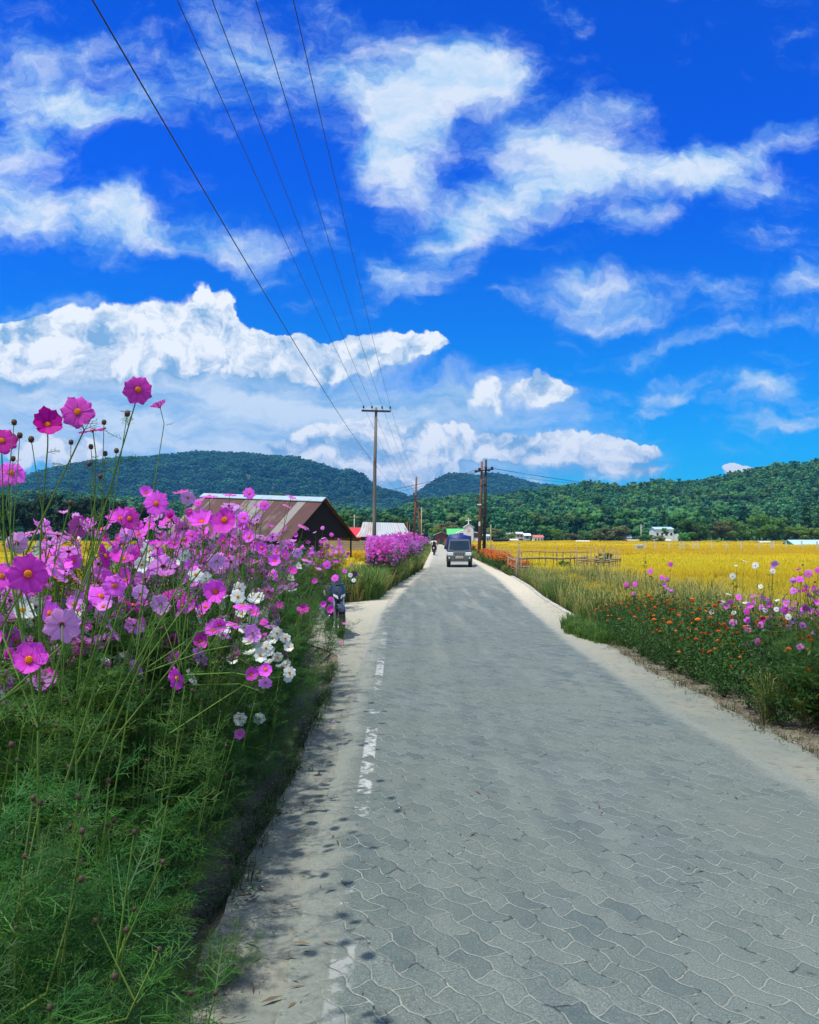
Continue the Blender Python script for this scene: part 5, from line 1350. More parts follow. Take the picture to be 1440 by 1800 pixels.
m_stemd = simple('dark_stem', (0.05, 0.055, 0.03), (0.06, 0.03, 0.03), 6, .7)
m_fol = leafmat('cosmos_leaf', (0.054, 0.160, 0.018), (0.016, 0.070, 0.013), .38, 2.6, .5, rnd_obj=.85, spec=.25)
PET = {'M': m_mag, 'L': m_lil, 'D': m_deep, 'W': m_wht}

def flower_geo(shape, seed, npet=8, res=(7, 4)):
    rr = random.Random(seed); V, Fc = [], []
    ns, nt_ = res
    cup = {'open': .06, 'cup': .55, 'flat': -.02, 'shut': 1.25, 'ragged': .12}[shape]
    for k in range(npet):
        a = 2*math.pi*k/npet+rr.uniform(-.08, .08); L = rr.uniform(.88, 1.05)*(1 if shape != 'ragged' else rr.uniform(.7, 1.1)); wd = rr.uniform(.29, .345)*8/npet
        lift = cup+rr.uniform(-.10, .12)+(0.25*rr.random() if shape == 'ragged' else 0); tw = rr.uniform(-.25, .25); zo = (k % 2)*.035
        b = len(V)
        for i in range(ns+1):
            s = i/ns; w_ = wd*(.20+.80*math.sin(min(1, s*1.35)*math.pi*.5)**1.2)*(1 if s < .8 else .96 if s < .9 else .70)
            for j in range(nt_+1):
                q = (j/nt_)*2-1
                tip = 1-.16*q*q*(s**4)-.055*abs(math.sin(q*math.pi*1.5))*(s > .95)
                rad = .08+(L-.08)*s*tip
                rise = lift*(s*.85 if cup > .3 else s*s*.6)+(.05*math.cos(q*math.pi*2)-.06*q*q)*s+zo-(.10*s**3 if shape in ('open', 'flat') else 0)
                if cup > 1: rad2 = rad*.42; rise = rad*.95
                else: rad2 = rad*math.cos(min(lift, 1.2)*.6)
                y_ = q*w_*(1 if cup < 1 else .7); z_ = rise+tw*y_*s
                V.append((rad2*math.cos(a)-y_*math.sin(a), rad2*math.sin(a)+y_*math.cos(a), z_))
        for i in range(ns):
            for j in range(nt_):
                p = b+i*(nt_+1)+j; Fc.append((p, p+nt_+1, p+nt_+2, p+1))
    return V, Fc
FL = {}
SH = ['open', 'cup', 'flat', 'ragged', 'shut']
for col_ in PET:
    for s_ in SH:
        for k in range(2):
            V, Fc = flower_geo(s_, hash((s_, k)) % 1 + SH.index(s_)*10+k, 8 if s_ != 'ragged' else 7); mb = MB(); mb.add(V, Fc)
            mb.lathe([(.001, -.16), (.05, -.14), (.09, -.05), (.11, -.005), (.02, .01)], n=8, mi=1)
            FL[(col_, s_, k)] = mb.mesh('flower', [PET[col_], m_bud], True)
mb = MB(); mb.lathe([(.17, -.02), (.185, .04), (.16, .09), (.10, .12), (.001, .13)], n=12)
for k in range(14):
    a = k*2.4; r__ = .15*math.sqrt(k/14); mb.tube([(r__*math.cos(a), r__*math.sin(a), .09), (r__*1.15*math.cos(a), r__*1.15*math.sin(a), .17)], [.02, .012], 4)
CEN = mb.mesh('flower_centre', m_cen, False)
def facing(dirv, roll=0.0):
    return (Vector(dirv).normalized().to_track_quat('Z', 'Y') @ Euler((0, 0, roll)).to_quaternion()).to_euler()
def add_flower(parent, pos, dirv, r, col_, shape, centre=True, k=None):
    k = rnd.randrange(2) if k is None else k
    f = link('flower', FL[(col_, shape, k)], parent, pos, facing(dirv, rnd.uniform(0, 6.28)), r)
    if centre and shape != 'shut': link('flower_centre', CEN, f)
    return f

def frond(V, Fc, base, dirv, L, w, rs, npair=5, sub=2, fine=1.0):
    """feathery twice-divided leaf : thin threads"""
    d = np.array(dirv, float); d /= np.linalg.norm(d)
    up = np.array((0, 0, 1.0)); side = np.cross(d, up); nn = np.linalg.norm(side)
    side = side/nn if nn > 1e-3 else np.array((1., 0, 0)); nor = np.cross(side, d)
    th = rs.rand()*.8-.4; side, nor = side*math.cos(th)+nor*math.sin(th), nor*math.cos(th)-side*math.sin(th)
    b0 = np.array(base, float)
    def thread(p, q, w0, w1):
        m_ = q-p; s_ = np.cross(m_, nor+rs.randn(3)*.3); n_ = np.linalg.norm(s_)
        if n_ < 1e-9: return
        s_ /= n_; b = len(V)
        V.extend([tuple(p-s_*w0), tuple(p+s_*w0), tuple(q+s_*w1), tuple(q-s_*w1)]); Fc.append((b, b+1, b+2, b+3))
    tip = b0+d*L-up*L*.12*rs.rand(); thread(b0, tip, w*1.1, w*.4)
    for i in range(npair):
        s = (i+1)/(npair+1); p = b0+(tip-b0)*s
        for sg in (-1, 1):
            l2 = L*(.50-.30*s)*(.8+.4*rs.rand()); dd = d*.72+side*sg*.75+nor*rs.randn()*.2; dd /= np.linalg.norm(dd)
            q = p+dd*l2; thread(p, q, w*.8, w*.35)
            for j in range(sub):
                p2_ = p+dd*l2*(.35+.35*j); s2 = 1 if (j+i) % 2 else -1
                d2 = dd*.7+np.cross(dd, nor)*s2*.7+nor*rs.randn()*.15; thread(p2_, p2_+d2*l2*.5, w*.65, w*.3)

def plant_template(seed, h, nbr, nfr, thick, L=.13, spread=.28, low=.06):
    """returns stem MB, foliage mesh, tip positions"""
    rr = random.Random(seed); rs = np.random.RandomState(seed); st = MB(); V, Fc = [], []
    axes = []
    lean = (rr.uniform(-.1, .1), rr.uniform(-.1, .1))
    main = [Vector((lean[0]*k*k*h, lean[1]*k*k*h, h*k)) for k in (0, .25, .5, .75, .88)]
    st.tube(main, [.007, .006, .005, .0035, .002], 5, cap=False); axes.append((main, 1.0))
    tips = [main[-1]+Vector((0, 0, .04))]
    for i in range(nbr):
        t_ = .12+.68*(i+rr.random()*.6)/nbr; p = main[0].lerp(main[-1], t_); a = i*2.4+rr.uniform(-.4, .4)
        top = h*rr.uniform(.72, 1.0) if t_ > .25 else h*rr.uniform(.5, .85); R_ = spread*rr.uniform(.5, 1.2)*(1.2-t_*.5)
        q = Vector((p.x+R_*math.cos(a), p.y+R_*math.sin(a), max(top, p.z+.15))); mid = p.lerp(q, .45)+Vector((R_*.35*math.cos(a), R_*.35*math.sin(a), -.03))
        st.tube([p, mid, q], [.0035, .0028, .0016], 4, cap=False); axes.append(([p, mid, q], .75)); tips.append(q)
        if rr.random() < .7:
            q2 = mid.lerp(q, .5)+Vector((rr.uniform(-.1, .1), rr.uniform(-.1, .1), rr.uniform(.05, .2))); st.tube([mid.lerp(q, .25), q2], [.002, .0013], 4, cap=False); tips.append(q2)
    w_ = [sum((b-a).length for a, b in zip(ax[:-1], ax[1:])) for ax, _ in axes]
    for i in range(nfr):
        ax, _ = rr.choices(axes, w_)[0]; n_ = len(ax)-1; u_ = rr.random()*n_; k = min(int(u_), n_-1); p = ax[k].lerp(ax[k+1], u_-k)
        if p.z > h*.90 and rr.random() < .8: continue
        if p.z < low*h: continue
        a = rr.uniform(0, 6.28); e = rr.uniform(-.15, .75); sc_ = rr.uniform(.6, 1.2)*(1.1-.45*p.z/h)
        frond(V, Fc, p, (math.cos(a)*math.cos(e), math.sin(a)*math.cos(e), math.sin(e)), L*sc_, thick, rs)
    me = bpy.data.meshes.new('foliage'); me.from_pydata(V, [], Fc); me.materials.append(m_fol)
    return st, me, tips
def bud_mb(mb, p, r=.008, mi=0):
    mb.lathe([(.001, -r*1.2), (r*.8, -r*.7), (r, 0), (r*.7, r*.8), (.001, r)], p, 6, mi)
    for k in range(5):
        a = k*1.256; mb.add([(p[0]+r*.5*math.cos(a), p[1]+r*.5*math.sin(a), p[2]-r), (p[0]+r*2.9*math.cos(a+.15), p[1]+r*2.9*math.sin(a+.15), p[2]-r*.1), (p[0]+r*.5*math.cos(a+.5), p[1]+r*.5*math.sin(a+.5), p[2]-r)], [(0, 1, 2)], mi)
mb = MB(); bud_mb(mb, (0, 0, 0), 1.0); BUD = mb.mesh('bud', m_bud, True)
def cosmos_proto(seed, h, nbr, nfr, thick, colors, nflow, centre, label, group, L=.13, spread=.28, fr=.036):
    st, fol, tips = plant_template(seed, h, nbr, nfr, thick, L, spread)
    rr = random.Random(seed+5); o = thing('cosmos_plant', label, 'cosmos plant', (0, 0, 0), 0, group)
    tips = sorted(tips, key=lambda p: -p.z)
    for p in tips[nflow:]: bud_mb(st, p, .008 if nflow else .005, 1)
    link('stem', st.mesh('stem', [m_stem, m_bud], True), o); link('foliage', fol, o)
    for i, p in enumerate(tips):
        if i < nflow:
            a = rr.uniform(0, 6.28); up = rr.uniform(.15, 1.0)
            add_flower(o, p, (math.cos(a)*.8+.25, math.sin(a)*.8-.35, up), fr*rr.uniform(.85, 1.15), rr.choice(colors), rr.choice(['open', 'open', 'cup', 'ragged', 'flat', 'shut']), centre)
    return o
def baked_proto(seed, h, nbr, nfr, thick, colors, nflow, label, group, L=.16, spread=.3, fr=.042, flo_lo=.55):
    """for plants too far away to show single parts : foliage and flowers only"""
    st, fol, tips = plant_template(seed, h, nbr, nfr, thick, L, spread); rr = random.Random(seed+9)
    o = thing('cosmos_plant', label, 'cosmos plant', (0, 0, 0), 0, group)
    link('stem', st.mesh('stem', m_stem, True), o)
    mb = MB(); cols = sorted(set(colors)); mats = [PET[c] for c in cols]+[m_fol]
    mb.add([tuple(q.co) for q in fol.vertices], [tuple(p.vertices) for p in fol.polygons], len(cols))
    for i in range(nflow):
        a = rr.uniform(0, 6.28); r__ = spread*math.sqrt(rr.random())*1.25; z = h*(flo_lo+(1.03-flo_lo)*rr.random()**.7); c = rr.choice(colors)
        V, Fc = flower_geo('open', 3+i % 4, 6, (1, 2)); M = facing((math.cos(a)*.6+.35, math.sin(a)*.6-.5, rr.uniform(.1, .9))).to_matrix(); s_ = fr*rr.uniform(.8, 1.15)
        mb.add([(M @ Vector(v))*s_+Vector((r__*math.cos(a), r__*math.sin(a), z)) for v in V], Fc, cols.index(c))
    mb.build('foliage', mats, o); return o

BEDL = 'cosmos plant among the others in the crowded flower bed at left'
PROT = [cosmos_proto(31+k, 1.0, 9, 190, .0013, ['M', 'M', 'L', 'M', 'D'] if k != 4 else ['W', 'M', 'M'], (14, 12, 16, 13, 11)[k % 5], True, BEDL, 'cosmos plants of the left bed', L=.15) for k in range(5)]
LEAFY = [cosmos_proto(61+k, 1.0, 10, 300, .0014, ['L', 'M'], 0, True, 'feathery green cosmos plant with only buds in the left bed', 'leafy cosmos plants of the left bed', L=.17, spread=.33) for k in range(3)]
used = set()
def place(proto, x, y, h, rz=None, wide=1.0, lean=0.0, label=None, group=None, cat_z=None):
    o = proto if proto.name not in used else copy_tree(proto)
    used.add(proto.name)
    z = ground_z(x, y) if cat_z is None else cat_z
    o.location = (x, y, z-.01); o.rotation_euler = (rnd.uniform(-.05, .05), lean+rnd.uniform(-.04, .04), rnd.uniform(0, 6.28) if rz is None else rz)
    o.scale = (h*wide, h*wide, h)
    if label: o['label'] = label
    if group: o['group'] = group
    return o
def bedL(d): return float(sandL(min(d, 12.5)))-.25-.13*max(0, min(d, 14)-7.5)/2-.22*(d > 11.3)
d = 1.15
while d < 13.6:
    for k in range(5 if d < 4.5 else 4):
        near = d < 3.6
        x = bedL(d)-.10-(.25 if near else .24)*k-rnd.uniform(0, .16); yy_ = d+rnd.uniform(-.16, .16)
        if d < 2.5:
            if k > 2: continue
            x = -.40*d-.14*k-.08-rnd.uniform(0, .06)
        if x < -.56*yy_-.25: continue
        hmax = np.interp(d, [1.1, 2, 3, 4.0, 5.5, 9, 13], [1.38, 1.46, 1.56, 1.95, 2.14, 2.08, 1.88])
        hh = hmax*rnd.uniform(.86, 1.04)*(0.68 if k == 0 else .88 if k == 1 else 1.0)
        leafy = d < 2.6 or (k == 0 and rnd.random() < .8) or (near and rnd.random() < .85) or rnd.random() < .12
        place(rnd.choice(LEAFY if leafy else PROT), x, yy_, hh, wide=rnd.uniform(.82, 1.05))
    d += .36 if d < 6 else .46
for i in range(26):    # behind the motorcycle and round its left side
    dd = rnd.uniform(13.6, 22.5); x = -2.35-rnd.random()*1.1 if dd < 19.5 else -1.9-rnd.random()*1.4
    if dd < 17 : x = min(x, -2.3)
    place(rnd.choice(PROT+LEAFY[:1]), x, dd, rnd.uniform(1.45, 1.8), wide=.95)
# low skirt of branches leaning over the dirt strip
SK = [cosmos_proto(81+k, 1.0, 8, 260, .0014, ['L'], 0, True, 'low cosmos plant spreading over the dirt strip', 'low cosmos plants at the bed edge', L=.22, spread=.5) for k in range(2)]
for dd in np.arange(1.6, 13.5, .62):
    x = bedL(dd)-.15+rnd.uniform(-.05, .06)
    if 5.2 < dd < 9: x += .08
    place(rnd.choice(SK), x, dd+rnd.uniform(-.1, .1), rnd.uniform(.5, .85), wide=1.05, lean=.12)
for (x, y, h_) in ((-.80, 3.3, .30), (-.98, 3.15, .34), (-.74, 3.4, .20), (-1.15, 2.95, .40)):
    place(SK[0], x, y, h_, wide=1.3, label='small dark cosmos seedling growing on the broken shoulder edge', group='seedlings on the shoulder edge', lean=.1)
for (x, y, h_) in ((-1.30, 14.9, .42), (-1.12, 13.9, .5), (-1.45, 14.2, .55)):
    place(SK[1], x, y, h_, wide=1.2, label='low cosmos plant in front of the parked motorcycle wheel', group='low cosmos by the motorcycle')

# ---- the single flowers one can pick out in the photograph, gathered into plants
#      (px, py, diameter px, colour, shape, attitude f=front b=back s=side/up)
HF = [(243,685,56,'D','open','f'),(281,716,34,'D','cup','s'),(137,724,64,'D','open','f'),(84,747,60,'D','cup','f'),(163,757,48,'D','open','s'),(3,775,56,'D','open','f'),(20,832,52,'M','open','f'),(-6,836,50,'M','open','f'),
(257,867,28,'M','cup','f'),(275,885,48,'M','open','f'),(212,912,46,'M','cup','u'),(242,923,22,'M','open','f'),(222,941,28,'M','cup','b'),(316,867,36,'M','ragged','s'),(330,875,30,'L','open','b'),(368,872,30,'M','open','s'),(404,870,24,'M','open','s'),(395,914,60,'M','ragged','f'),(355,918,50,'M','cup','u'),(333,900,18,'D','open','f'),
(348,884,18,'M','open','f'),(337,941,24,'M','open','f'),(306,955,26,'M','ragged','f'),(277,963,46,'M','cup','s'),(202,1030,46,'M','open','f'),(194,979,24,'M','cup','s'),(250,993,26,'W','cup','f'),(308,990,20,'W','ragged','f'),(325,977,20,'W','open','b'),(336,995,28,'M','cup','f'),(344,1010,26,'W','open','f'),
(362,1017,22,'W','open','b'),(381,987,34,'L','flat','b'),(400,975,16,'D','cup','f'),(379,1040,48,'M','cup','f'),(321,1065,27,'M','open','f'),(282,1062,38,'L','flat','b'),(248,1044,34,'L','cup','b'),(182,1066,36,'L','ragged','u'),(342,1031,24,'M','cup','s'),(294,1013,36,'L','cup','s'),(418,1049,26,'W','open','f'),(386,1098,28,'M','cup','f'),
(49,1009,76,'M','open','f'),(4,1013,54,'M','open','f'),(89,1038,30,'M','shut','s'),(129,1062,34,'L','ragged','f'),(109,1098,68,'L','flat','b'),(51,1160,74,'M','ragged','f'),(30,955,44,'L','cup','b'),(112,903,20,'L','cup','s'),(455,1049,20,'W','open','f'),(444,1060,24,'W','cup','s'),(464,1080,17,'W','open','f'),(427,1066,36,'M','flat','s'),
(424,1084,17,'W','shut','s'),(411,1098,28,'M','flat','s'),(444,1113,34,'M','flat','b'),(464,1093,19,'M','open','u'),(480,1100,16,'W','open','f'),(487,1113,21,'W','open','f'),(502,1122,18,'W','open','f'),(420,1113,15,'D','open','f'),(402,1113,15,'W','open','f'),(413,1135,17,'W','cup','s'),(400,1150,15,'D','cup','f'),
(407,1162,21,'W','cup','u'),(440,1151,23,'W','cup','s'),(458,1153,25,'W','cup','f'),(438,1168,19,'W','shut','s'),(475,1166,21,'W','cup','s'),(441,1186,29,'M','cup','f'),(467,1177,32,'M','ragged','f'),(467,1200,27,'M','flat','b'),(420,1182,19,'L','open','b'),(409,1200,19,'L','open','b'),(509,1182,21,'W','open','f'),(493,1173,17,'W','cup','s'),
(507,1191,17,'W','open','f'),(422,1264,23,'W','open','f'),(444,1244,19,'W','cup','s'),(456,1264,21,'W','cup','b'),(422,1289,25,'L','ragged','f'),(364,1275,12,'L','cup','s'),(353,1457,18,'L','ragged','s'),(104,1537,19,'D','open','f'),
(575,993,16,'M','open','f'),(590,990,14,'M','cup','s'),(559,1002,14,'L','cup','s'),(554,1022,13,'M','cup','f'),(589,1016,15,'M','open','f'),(580,1071,17,'M','cup','f'),(569,1062,13,'M','cup','f'),(582,1054,12,'M','open','f'),(606,1097,15,'L','ragged','s'),(554,1118,10,'M','cup','s'),(606,1004,9,'M','open','f'),(616,1011,8,'W','open','f'),
(627,1011,7,'D','open','f'),(622,1020,8,'W','open','f'),(549,974,11,'M','cup','s'),(600,1131,9,'M','cup','s'),(438,867,23,'M','open','f'),(512,873,22,'L','flat','s'),(465,888,21,'M','open','f'),(451,892,17,'L','cup','s'),(505,889,17,'L','flat','s'),(429,910,25,'M','open','f'),(418,896,20,'L','cup','b'),(423,923,20,'M','cup','f'),
(534,926,23,'L','flat','s'),(583,940,9,'M','open','f'),(520,940,10,'M','cup','f'),(514,953,17,'L','cup','s'),(523,972,21,'L','open','b'),(484,986,26,'M','cup','f'),(460,963,25,'M','ragged','f'),(475,926,15,'M','cup','s'),(550,975,11,'M','cup','s'),(567,928,8,'L','open','f'),(554,937,8,'L','cup','s'),(540,985,20,'L','flat','s')]
rw = random.Random(8)
for k in range(26):
    t_ = rw.random(); HF.append((int(385+120*t_+rw.gauss(0, 14)), int(1050+120*t_+rw.gauss(0, 26)), rw.randint(15, 22), 'W', rw.choice(['open', 'cup', 'flat']), rw.choice('ffsub')))
BUDS = [(120,700,26),(25,742,26),(35,765,20),(55,772,20),(125,777,20),(160,785,26),(183,742,20),(224,727,20),(246,733,22),(274,738,22),(291,730,20),(205,792,22),(185,797,20),(277,831,16),(23,806,20),(157,815,24)]
def dist_for(px, py, dm):
    D = F*.080/dm
    X = (px-720)/F*D; lim = -.62
    if X > lim and px < 640: D = min(D*1.15, 15.0)
    return D
rs5 = random.Random(55)
items = []
for (px, py, dm, c, sh, at) in HF:
    D = dist_for(px, py, dm)
    if px > 545 and py > 1040: D = min(D, 14.6)
    items.append(dict(p=P3(px, py, D), r=dm/2/F*D*(1.15 if c == 'W' else 1.0), c=c, sh=sh, at=at, px=px, py=py, D=D))
def group_items(items, rad):
    left = list(items); out = []
    left.sort(key=lambda i: i['D'])
    while left:
        s = left.pop(0); g = [s]
        for q in list(left):
            if (Vector((q['p'].x, q['p'].y))-Vector((s['p'].x, s['p'].y))).length < rad(s['D']) and len(g) < 9: g.append(q); left.remove(q)
        out.append(g)
    return out
att = lambda at, p: {'f': Vector((-p.x, -p.y, .0)).normalized()+Vector((rs5.uniform(-.35, .35), 0, rs5.uniform(.0, .55))), 'b': Vector((p.x, p.y, 0)).normalized()+Vector((rs5.uniform(-.3, .3), 0, rs5.uniform(-.1, .4))),
                   's': Vector((rs5.uniform(-.5, .5), -.18, 1.0)), 'u': Vector((rs5.uniform(-.4, .4), -.75, .75))}[at]
WORD = {'M': 'magenta', 'L': 'lilac', 'D': 'deep pink', 'W': 'white'}
def where_left(px, py):
    if py < 850: return 'tall against the clouds at far left'
    if px < 70: return 'at the left edge of the picture'
    if px < 160: return 'near the left edge, nodding forward'
    if py < 905 and px < 430: return 'topping the bed before the barn roof'
    if px > 545 and py > 1040: return 'drooping in front of the motorcycle'
    if px > 545: return 'at the far right end of the left bed'
    if px > 440 and py < 1000: return 'in front of the black barn gable'
    if py > 1400: return 'low in the shaded foliage'
    if py > 1230: return 'low at the road side of the bed'
    if px > 395: return 'leaning out towards the road'
    return 'in the middle of the left bed'
seen = {}
def hero_plant(g, root, label, group=None, fol_n=46, dark=False, buds=(), centre=True, thick=.0011, L=.12):
    o = thing('cosmos_plant', label, 'cosmos plant', root, 0, group)
    st = MB(); V, Fc = [], []; rs = np.random.RandomState(int(abs(root.x*1000+root.y*77)) % 9999)
    zt = max(i['p'].z for i in g)-root.z; ctr = sum((i['p'] for i in g), Vector())/len(g)-root
    fork = Vector((ctr.x*.45, ctr.y*.45, min(zt*.62, ctr.z*.76)))
    st.tube([Vector((0, 0, -.02)), Vector((fork.x*.25, fork.y*.25, fork.z*.5)), fork], [.0042, .0036, .0030], 6, cap=False)
    axes = [(Vector((0, 0, 0)), fork)]
    for i in g:
        p = i['p']-root; dv = att(i['at'], i['p']).normalized(); tip = p-dv*i['r']*.14
        k = rs.uniform(0, .5); s0 = fork.lerp(tip, k*.25) if tip.z > fork.z else fork*.8
        mid = s0.lerp(tip, .6)+Vector((rs.uniform(-.03, .03), rs.uniform(-.03, .03), .0)); pre = tip-dv*.035-Vector((0, 0, .03))
        st.tube([s0, mid, pre, tip], [.0034, .0024, .0017, .0016], 5, cap=False); axes.append((s0, mid)); axes.append((mid, pre))
        add_flower(o, p, dv, i['r'], i['c'], i['sh'], centre)
        if rs.rand() < .55:
            b_ = mid+Vector((rs.uniform(-.09, .09), rs.uniform(-.05, .05), rs.uniform(.03, .14))); st.tube([s0.lerp(mid, .5), b_], [.0016, .0011], 4, cap=False); link('bud', BUD, o, b_, None, .0065)
    for b_ in buds:
        b_ = b_-root; n_ = min(g, key=lambda i: (i['p']-root-b_).length); nb = n_['p']-root
        s_ = fork.lerp(nb, rs.uniform(.3, .6)) if b_.z > fork.z else fork
        m1 = s_.lerp(b_, .5)+Vector((math.copysign(.025, b_.x-s_.x), 0, -.02)); st.tube([s_, m1, b_], [.0018, .0014, .0011], 4, cap=False); link('bud', BUD, o, b_, None, .0078)
    for k in range(fol_n):
        a, b = axes[rs.randint(len(axes))] if k % 2 else axes[0]; p = a.lerp(b, rs.rand())
        an = rs.rand()*6.28; e = rs.uniform(-.1, .9); frond(V, Fc, p, (math.cos(an)*math.cos(e), math.sin(an)*math.cos(e), math.sin(e)), L*rs.uniform(.4, 1.0)*(1.0 if p.z < fork.z else .5), thick*.9, rs)
    st.build('stem', m_stemd if dark else m_stem, o, smooth=True)
    me = bpy.data.meshes.new('foliage'); me.from_pydata(V, [], Fc); me.materials.append(m_fol); link('foliage', me, o)
    return o
def describe(g, where):
    from collections import Counter
    c = Counter(i['c'] for i in g); parts = [('one' if n_ == 1 else 'two' if n_ == 2 else 'many')+' '+WORD[k] for k, n_ in c.most_common(2 if len(where.split()) < 8 else 1)]
    base_ = 'cosmos with '+' and '.join(parts)+(' flower ' if len(g) == 1 else ' flowers ')+where
    seen.setdefault(base_, []); return base_
heroes = []
for g in group_items(items, lambda D: .24+.07*D):
    c = sum((i['p'] for i in g), Vector())/len(g)
    x = min(c.x-.12, bedL(c.y)-.12)
    if c.y > 13 and g[0]['px'] > 545: x = max(c.x-.5, -2.4) if g[0]['py'] < 1040 else -2.15
    if g[0]['py'] < 850: x = c.x-.02
    root = Vector((x, c.y+rs5.uniform(.0, .14), 0)); root.z = ground_z(root.x, root.y)
    lab = describe(g, where_left(g[0]['px'], g[0]['py']))
    sky_ = g[0]['py'] < 850
    bs = []
    if sky_:
        for (bx_, by_, bd_) in BUDS:
            D = F*.080/(bd_*2.35); p = P3(bx_, by_, D)
            n_ = min(range(len(items)), key=lambda k: (items[k]['px']-bx_)**2+(items[k]['py']-by_)**2)
            if any(i is items[n_] for i in g): bs.append(P3(bx_, by_, items[n_]['D']))
    o = hero_plant(g, root, lab, None, 90 if sky_ else (16 if 'motorcycle' in lab else 70), False, bs, L=.15); heroes.append(o); seen[lab].append(o)
for lab, os_ in seen.items():
    if len(os_) > 1:
        for o in os_: o['group'] = 'plants: '+lab

# ------------------------------------------------------------------ pink hedge beyond the pole
HED = [baked_proto(201+k, 1.0, 9, 150, .0030, ['M', 'M', 'D', 'M', 'L', 'M'], 80, 'cosmos plant crowded with pink flowers in the hedge beyond the grey pole', 'cosmos plants of the pink hedge', L=.16, spread=.30, fr=.036) for k in range(4)]
HT = []
for i in range(44):
    dd = 29.5+18.5*(i/44)+rnd.uniform(-.3, .3); w_ = rnd.random(); x = max(float(sandL(dd))-.22-w_*2.2, -.034*dd-rnd.random()*.15); h_ = np.interp(dd, [29, 33, 40, 48], [1.45, 1.75, 1.95, 2.15])*rnd.uniform(.92, 1.06)*(.8 if w_ < .18 else 1)
    place(HED[i % 4], x, dd, h_, wide=rnd.uniform(.8, 1.0))
def piece(o):
    """all parts of a plant as one template with its materials"""
    V, Fc, MI, mats = [], [], [], []
    for ch in o.children:
        me = ch.data; b = len(V); V += [tuple(q.co) for q in me.vertices]
        for p in me.polygons: Fc.append(tuple(b+i for i in p.vertices)); MI.append((ch.data.name, p.material_index, me.materials[p.material_index]))
    return V, Fc, MI
hm = [m_stem, m_fol, PET['M'], PET['L'], PET['D']]
tp = []
for o in HED[:3]:
    V, Fc, MI = piece(o); tp.append((V, Fc, [hm.index(q[2]) for q in MI]))
def hedge_pts(rr):
    dd = rr.uniform(29.3, 48) if rr.random() < .8 else rr.uniform(84, 150); w_ = rr.random(); x = max(float(sandL(dd))-.4-w_*2.0, -.034*dd if dd < 60 else -99); return (x, dd, ground_z(x, dd))
field_of('cosmos_thicket', tp, hm, hedge_pts, 90, 'thicket of pink cosmos filling the hedge beyond the grey pole', 'cosmos', 12, 1.35, 1.85)

# ------------------------------------------------------------------ marigolds
m_org = simple('orange_petal', (0.95, 0.22, 0.01), (0.80, 0.12, 0.01), 40, .7, .6, trans=.1, rnd_obj=.25)
m_mgl = leafmat('marigold_leaf', (0.036, 0.110, 0.022), (0.065, 0.160, 0.032), .35, 2.0, .55, rnd_obj=.4)
mb = MB(); rq = random.Random(3)
for ring, (r0, z0, n_) in enumerate(((1.0, .0, 14), (.85, .25, 12), (.6, .45, 9), (.3, .58, 5))):
    for k in range(n_):
        a = 6.283*k/n_+ring*.3+rq.uniform(-.1, .1); ca_, sa_ = math.cos(a), math.sin(a); w_ = .22*r0+.08
        mb.add([(ca_*r0*.3, sa_*r0*.3, z0-.05), (ca_*r0*.85-sa_*w_, sa_*r0*.85+ca_*w_, z0+.05), (ca_*r0*1.02, sa_*r0*1.02, z0-.03), (ca_*r0*.85+sa_*w_, sa_*r0*.85-ca_*w_, z0+.05)], [(0, 1, 2, 3)])
mb.lathe([(.001, -.6), (.28, -.45), (.38, -.1), (.45, .05), (.45, .35), (.2, .5), (.001, .52)], n=8)
MAR = mb.mesh('flower', m_org)
def mari_proto(seed, nfl, nleaf, label, group, ls=.018, fr=.027, baked=False):
    rr = random.Random(seed); rs = np.random.RandomState(seed); st = MB(); V, Fc = [], []; tips = []
    for i in range(11):
        a = i*2.4; R_ = .10+.36*rr.random(); top = .55+.45*rr.random(); q = Vector((R_*math.cos(a), R_*math.sin(a), top)); m1 = Vector((q.x*.6, q.y*.6, top*.4))
        st.tube([(0, 0, 0), m1, q], [.006, .004, .002], 5, cap=False); tips.append(q)
        for k in range(nleaf//11):
            t_ = rr.random(); p = Vector((0, 0, 0)).lerp(m1, t_*2) if t_ < .5 else m1.lerp(q, t_*2-1)
            p = p+Vector(rs.randn(3))*.07; 
            if p.z < .08: continue
            u_ = Vector(rs.randn(3)); u_.normalize(); w_ = u_.cross(Vector(rs.randn(3))).normalized(); s = ls*rr.uniform(.7, 1.4); b = len(V)
            V += [tuple(p-u_*s*1.5), tuple(p+w_*s*.5), tuple(p+u_*s*1.5), tuple(p-w_*s*.5)]; Fc.append((b, b+1, b+2, b+3))
    o = thing('marigold_bush', label, 'marigold bush', (0, 0, 0), 0, group); link('stem', st.mesh('stem', m_stemd, True), o)
    me = bpy.data.meshes.new('foliage'); me.from_pydata(V, [], Fc); me.materials.append(m_mgl); fo_ = link('foliage', me, o)
    if not baked:
        for i in range(nfl):
            p = tips[i % len(tips)]+Vector((rr.uniform(-.06, .06), rr.uniform(-.06, .06), rr.uniform(-.08, .06))); link('flower', MAR, o, p, (rr.uniform(-.5, .5), rr.uniform(-.5, .5), 0), fr*rr.uniform(.8, 1.2))
    else:
        mb = MB(); mb.add(V, Fc, 1); bpy.data.objects.remove(fo_)
        for i in range(nfl):
            a = rr.uniform(0, 6.28); r__ = .42*math.sqrt(rr.random()); p = Vector((r__*math.cos(a), r__*math.sin(a), .62+.42*rr.random())); mb.lathe([(.001, -.7), (.8, -.3), (1, 0), (.7, .5), (.001, .6)], (0, 0, 0), 6)
            s_ = fr*rr.uniform(.8, 1.2); n8 = 30; mb.v[-n8:] = [tuple(Vector(v)*s_+p) for v in mb.v[-n8:]]
        mb.build('foliage', [m_org, m_mgl], o)
    return o
